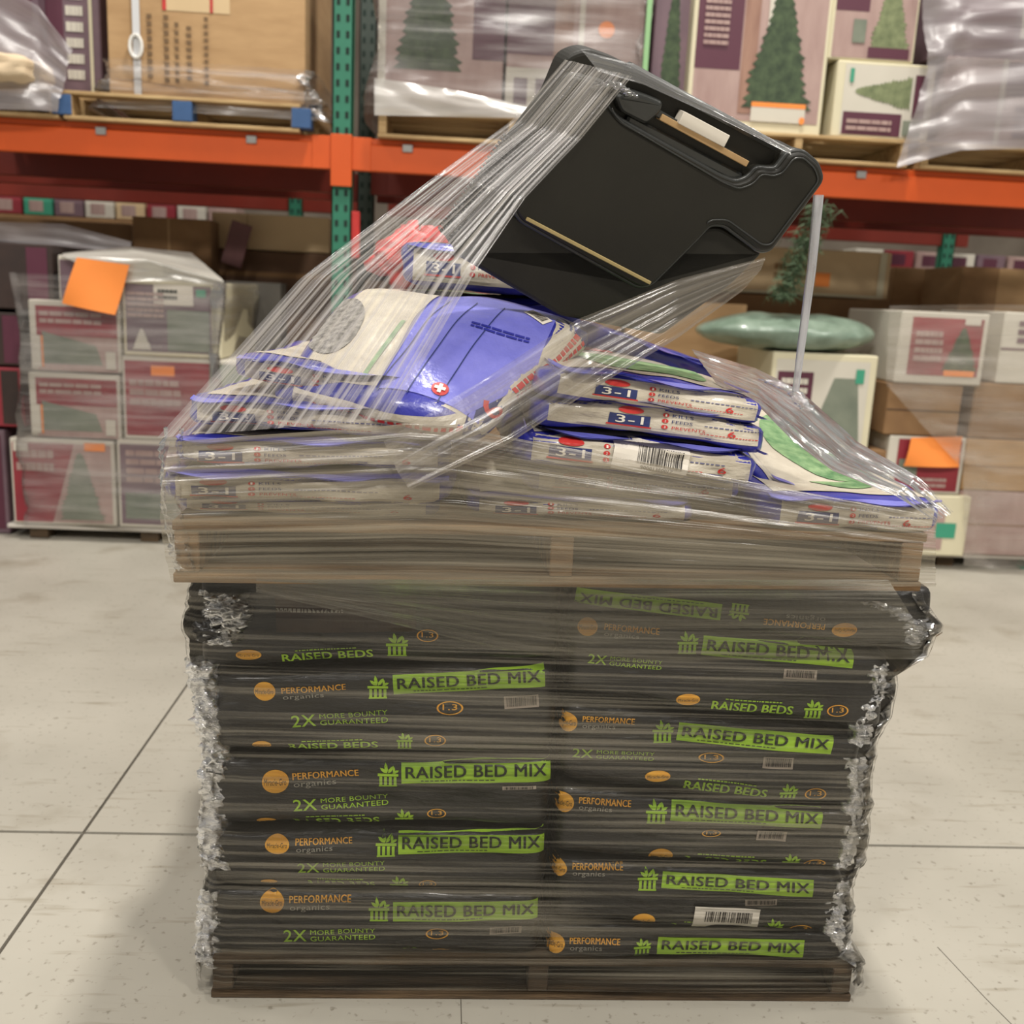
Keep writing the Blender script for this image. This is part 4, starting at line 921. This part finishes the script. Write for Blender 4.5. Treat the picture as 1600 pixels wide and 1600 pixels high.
carton('tree_carton', 'dark red tree carton with orange sticker, beside the wide ones', 'carton', (191, 564, 420, 690), LY, .8, BXW, [('r', .02, .05, .97, .95, BXK), ('poly', .02, .05, .62, .95, BXR, [(-.5, -.5), (.3, -.5), (.5, .5), (-.5, .5)]), ('r', .6, .2, .95, .95, FIG), ('r', .2, .78, .36, .9, ORN), ('d', .05, .4, .4, .75, BXK, 3)], z0=z_e, z1=z_f, group='tree cartons stacked on the floor')
carton('tree_carton', 'grey mauve tree carton with a white address label on the left stack', 'carton', (191, 440, 347, 562), LY, .8, BXC, [('r', .03, .06, .9, .94, BXP), ('r', .45, .08, .88, .62, FIG), ('r', .32, .68, .72, .95, WHT), ('d', .36, .74, .56, .9, DKP, 2), ('r', .75, .8, .85, .9, TEA), ('d', .05, .5, .42, .85, BXK, 5), ('t', .08, .08, .3, .36, BXW)], z0=z_f, z1=z_g, group='tree cartons stacked on the floor')
carton('tree_carton', 'film covered tree carton at the top left of the left stack', 'carton', (90, 400, 190, 468), LY + .06, .7, BXW, [('r', .03, .03, .6, .9, BXP)], z0=z_d, group='tree cartons stacked on the floor')
pp = [at(120, 402, LY - .07), at(202, 414, LY - .07), at(180, 492, LY - .07), at(97, 474, LY - .07)]
def paper(name, pts, label):
    def f(a, b):
        p = (pts[3].lerp(pts[2], a)).lerp(pts[0].lerp(pts[1], a), b); return p + Vector((0, -.02 * math.sin(a * 3 + b * 2) * (1 - b), 0))
    v, fc = grid(10, 8, f); v = [Vector(q) for q in v]; n = len(v)
    o = mk(name, (v + [q + Vector((0, .002, 0)) for q in v], fc + [tuple(i + n for i in q[::-1]) for q in fc]), ORN, smooth=True); tag(o, label, 'paper')
paper('orange_sheet', pp, 'orange paper sheet taped to the left stack beside the address label')
wrapbox('hazy film round the left stack of tree cartons', at(30, 600, LY).x, at(352, 600, LY).x, LY - .03, LY + .82, .09, z_g, F_BG, 11, .03)
# film tent on top of the left stack
sheet('shelf_wrap', [[at(100, 395, 5.2), at(200, 385, 5.2), at(300, 395, 5.3)], [at(95, 400, 4.95), at(230, 405, 4.93), at(350, 440, 4.93)], [at(190, 440, 4.93), at(270, 440, 4.92), at(350, 446, 4.93)]], film_mat('milky film two', su=2, sv=10, lo=.25, hi=.6, amin=.45, amax=.9, rgb=(220, 216, 206)), 'white film tent over the top of the left stack', 20, 20, wob=.03, seed=16, ku=2, kv=2)
# far left dark stack
for i, (ya, yb, mm, lb) in enumerate(((668, 822, BXP, 'lowest grey carton at the left frame edge'), (570, 664, BXR, 'red carton at the left frame edge'), (484, 568, DRK, 'dark carton at the left frame edge under the film hood'), (375, 480, DRK, 'dark carton topmost at the left frame edge'))):
    carton('edge_carton', lb, 'carton', (-190, ya, (12, 38, 40, 84)[i], yb), LY + .08, .8, mm, [('r', .85, .05, .97, .95, DRK if mm is BXR else BXM)], z0=.0 if i == 0 else None)
# behind left
carton('cardboard_carton', 'long low tan carton behind the left stack near the green upright', 'carton', (330, 335, 516, 392), 6.2, .5, CDP, [('r', .3, 0, .305, 1, CDD)])
fc = carton('cardboard_carton', 'brown carton behind the left stack with a maroon flap up', 'carton', (206, 340, 330, 400), 6.0, .25, CDD, [('r', .45, 0, .48, 1, CDB)], z0=0)
carton('cardboard_carton', 'wide dark brown carton row behind the left stack under the beams', 'carton', (-160, 340, 206, 470), 6.3, .6, CDD, [('r', 0, .9, 1, .92, DRK)], z0=0)
carton('cardboard_carton', 'grey film carton just right of the left stack', 'carton', (350, 440, 440, 560), 5.8, .2, mat('grey carton', (110, 106, 98), .7, var=.2), z0=0)
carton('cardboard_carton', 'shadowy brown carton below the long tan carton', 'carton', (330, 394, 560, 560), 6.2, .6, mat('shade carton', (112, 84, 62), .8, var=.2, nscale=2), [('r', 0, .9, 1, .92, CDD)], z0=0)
for i in range(9):
    mm = [BXW, BXR, TEA, BXP, BXW, CDP, BXR, BXW, BXK][i]
    carton('small_carton', ['white', 'red', 'teal', 'mauve', 'white', 'tan', 'red', 'white', 'rose'][i] + ' little box, number %s from the left in the far row under the left beams' % 'one two three four five six seven eight nine'.split()[i], 'carton', (-60 + i * 48, 312, -14 + i * 48, 340), 7.8, .3, mm, [('r', .2, .2, .7, .8, BXK)], z0=at(150, 341, 7.78).z, z1=at(150, 312, 7.8).z, group='small far boxes under the left beams')
fo = sheet('shelf_wrap', [[at(-60, 345, 5.3), at(100, 350, 5.3), at(205, 378, 5.3)], [at(-60, 372, 5.3), at(90, 385, 5.3), at(205, 395, 5.3)]], F_BGD, 'dusky film hood over the far left floor stack', 20, 10, wob=.02, seed=18, ku=2, kv=2)
mk('flap', box(-.06, -.003, 0, .06, .003, .25, .002), mat('mauve flap', (118, 78, 78), .6, var=.2), fc, loc=(.33, -.10, at(268, 410, 6).z), rot=(0, TD(16), 0))['label'] = 'maroon flap'
# filler row hidden mostly behind the main load
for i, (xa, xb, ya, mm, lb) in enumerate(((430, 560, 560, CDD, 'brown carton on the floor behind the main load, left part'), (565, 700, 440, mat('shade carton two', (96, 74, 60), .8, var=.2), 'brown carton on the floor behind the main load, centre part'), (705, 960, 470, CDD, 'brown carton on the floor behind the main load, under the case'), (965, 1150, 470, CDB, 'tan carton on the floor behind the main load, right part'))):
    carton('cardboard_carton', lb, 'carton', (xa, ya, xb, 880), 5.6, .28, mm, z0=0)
for x, bl in ((603, 'leftmost of three small white bottles under the beam behind the pulled film'), (622, 'middle one of three small white bottles under the beam'), (642, 'rightmost of three small white bottles under the beam')):
    c = at(x, 386, 6.0); n_ = 12
    prof = [(0, 0), (.03, 0), (.032, .06), (.03, .09), (.012, .11), (.012, .14), (0, .14)]
    V = [(r_ * math.cos(a / n_ * 6.283), r_ * math.sin(a / n_ * 6.283), z_) for r_, z_ in prof for a in range(n_)]
    Fc = [(k * n_ + a, k * n_ + (a + 1) % n_, (k + 1) * n_ + (a + 1) % n_, (k + 1) * n_ + a) for k in range(6) for a in range(n_)]
    tag(mk('spray_bottle', (V, Fc), mat('white bottle', (210, 206, 198), .4), loc=(c.x, c.y, c.z), smooth=True), bl, 'bottle', 'bottles under the beam')
carton('cardboard_carton', 'dark carton carrying the small white bottles', 'carton', (585, 387, 720, 440), 5.9, .5, DRK, z0=0)
tag(mk('red_tag', box(0, 0, 0, .04, .03, .22, .003), RED, loc=(PX + .048, 5.04, 1.46)), 'short red plate fixed to the right side of the green upright', 'tag')
carton('cardboard_carton', 'far long carton row carrying the little boxes under the left beams', 'carton', (-120, 341, 420, 500), 7.78, .5, CDD, z0=0)
carton('cardboard_carton', 'far long carton row carrying the little boxes under the right beams', 'carton', (1300, 425, 1700, 500), 7.88, .5, CDD, z0=0)
# ---- floor goods, right
RY = 4.95
carton('cardboard_carton', 'pale tan carton with an orange mark, behind the twisted film rope', 'carton', (1130, 388, 1392, 462), 6.0, .6, CDP, [('r', .55, .2, .64, .5, ORN), ('d', .3, .3, .5, .7, CDD, 2), ('r', 0, 0, .95, .06, BXC), ('r', .93, 0, .97, 1, BXC)])
carton('cardboard_carton', 'brown carton left of the far dark upright at the right', 'carton', (1394, 418, 1468, 480), 6.4, .5, CDB, z0=0)
carton('cardboard_carton', 'square tan carton at the right frame edge above the white film bundle', 'carton', (1500, 420, 1690, 484), 5.8, .5, CDB, [('r', 0, 0, .3, 1, CDD)], z0=0)
carton('cardboard_carton', 'low brown carton under the pale tan one at the right', 'carton', (1130, 463, 1390, 540), 6.0, .6, CDD, z0=0)
for i in range(6):
    mm = [BXW, BXR, BXK, BXW, BXP, BXK][i]
    carton('small_carton', ['white', 'red', 'rose', 'white', 'mauve', 'rose'][i] + ' little box, number %s from the left in the far row under the right beams' % 'one two three four five six'.split()[i], 'carton', (1335 + i * 48, 392, 1380 + i * 48, 424), 7.9, .3, mm, [('r', .2, .2, .7, .8, BXM)], z0=at(1500, 425, 7.88).z, z1=at(1500, 396, 7.9).z, group='small far boxes under the right beams')
# green poly bag
xa, xb, za, zb = pxbox(1112, 490, 1388, 552, 4.9)
tag(mk('poly_bag', pillow(xb - xa, .5, zb - za, 50, 20, 14, nh=2.4, nv=2.0, seed=4, wr=.02, fr=(3, 5, 9)), BAGG, smooth=True, loc=((xa + xb) / 2, 5.15, za)), 'shiny pale green plastic bag lying above the white tree carton', 'bag')
RZ0 = .077
skid('low pale skid under the tan and white cartons at the right', 1150, 1790, RY + .05)
zr1 = at(1285, 700, RY).z; zr2 = at(1285, 552, RY).z
carton('cardboard_carton', 'brown carton under the white tree carton, mostly hidden by the load', 'carton', (1150, 702, 1380, 880), RY + .02, .7, CDD, z0=RZ0, z1=zr1)
carton('tree_carton', 'white tree carton with maroon spots beneath the green bag', 'carton', (1200, 552, 1366, 700), RY, .7, BXC, [('r', .04, .05, .93, .93, BXW), ('r', .06, .5, .4, .8, BXM), ('poly', .4, .05, .9, .75, FIG, [(-.5, -.5), (.5, -.5), (.35, .5), (-.1, .5)]), ('d', .1, .55, .35, .75, BXW, 2), ('r', .8, .7, .88, .85, TEA)], z0=zr1, z1=zr2)
zq = [at(1450, y, RY).z for y in (888, 772, 682, 600, 486)]
carton('white_carton', 'white carton with teal print low on the right behind the upper pallet corner', 'carton', (1384, 774, 1512, 888), RY - .02, .7, BXC, [('r', .1, .1, .7, .8, BXK), ('r', .6, .3, .85, .55, TEA)], z0=RZ0, z1=zq[1])
carton('tree_carton', 'red carton below the right orange sheet', 'carton', (1384, 682, 1506, 772), RY, .7, BXW, [('r', .12, .05, .95, .95, BXR), ('r', .15, .3, .4, .6, FIG), ('d', .4, .1, .8, .3, BXK, 2)], z0=zq[1], z1=zq[2])
carton('cardboard_carton', 'dark tan wrapped carton under the red fir carton', 'carton', (1384, 600, 1502, 680), RY, .7, CDD, [('r', 0, .48, 1, .5, DRK)], z0=zq[2], z1=zq[3])
carton('tree_carton', 'red carton picturing a dark fir, right of the green bag', 'carton', (1402, 486, 1542, 598), RY - .01, .7, BXW, [('r', .13, .12, .94, .92, BXR), ('t', .5, .18, .95, .8, FIR), ('r', .55, .12, .9, .2, ORN), ('r', .72, .84, .9, .92, BXW), ('d', .18, .3, .5, .75, BXK, 4)], z0=zq[3], z1=zq[4])
pp = [at(1424, 684, RY - .03), at(1504, 682, RY - .03), at(1498, 730, RY - .03), at(1412, 728, RY - .03)]
paper('orange_sheet', pp, 'orange paper sheet on the right stack above the red carton')
zz = [at(1570, y, RY).z for y in (888, 770, 688, 600, 486)]
for i, (mm, lb) in enumerate(((BXK, 'lowest film wrapped carton at the right frame edge'), (CDB, 'second lowest film wrapped carton at the right frame edge'), (CDD, 'brown film wrapped carton at the right frame edge'), (BXW, 'white film bundle at the right frame edge'))):
    carton('edge_carton', lb, 'carton', (1546 if i == 3 else 1516, 600, 1780, 700), RY + .03, .7, mm, [('r', 0, .47, 1, .5, DRK if i == 2 else BXP), ('d', .1, .55, .9, .9, BXP, 3)] if i == 3 else [('r', 0, .47, 1, .49, CDD)], z0=RZ0 if i == 0 else zz[i], z1=zz[i + 1])
sheet('shelf_wrap', [[at(1390, 478, 4.90), at(1540, 476, 4.88), at(1700, 478, 4.88)], [at(1384, 600, 4.90), at(1540, 605, 4.88), at(1700, 605, 4.88)], [at(1505, 735, 4.9), at(1560, 740, 4.88), at(1700, 740, 4.88)], [at(1506, 884, 4.92), at(1560, 888, 4.89), at(1700, 888, 4.88)]], F_BGR, 'hazy film over the right floor stack', 30, 50, wob=.02, seed=28, ku=2, kv=3)
# garland hanging from the beam
def garland():
    c = at(1292, 318, 4.98); V = []; Fc = []; rd = random.Random(4)
    for k in range(900):
        t = rd.random(); p = c + Vector((-.02 - .16 * t + rd.gauss(0, .035), rd.gauss(0, .03), -.46 * t)); a = rd.uniform(0, 6.28); L_ = rd.uniform(.03, .06)
        d = Vector((math.cos(a) * .5, rd.uniform(-.4, .4), -abs(math.sin(a)))).normalized() * L_; s_ = d.orthogonal().normalized() * .004; n = len(V)
        V += [p - s_, p + s_, p + d + s_ * .3, p + d - s_ * .3]; Fc.append((n, n + 1, n + 2, n + 3))
    r = empty('fir_garland', c); tag(r, 'green fir garland dangling from the right orange beam behind the film rope', 'garland')
    o = mk('needles', ([v - c for v in V], Fc), mat('fir needles', (70, 92, 62), .7, var=.3, nscale=30), r); o['kind'] = 'stuff'
    mk('wire', tube([(0, 0, .02), (-.05, 0, -.15), (-.16, 0, -.44)], .004, 5), FIR, r)
garland()
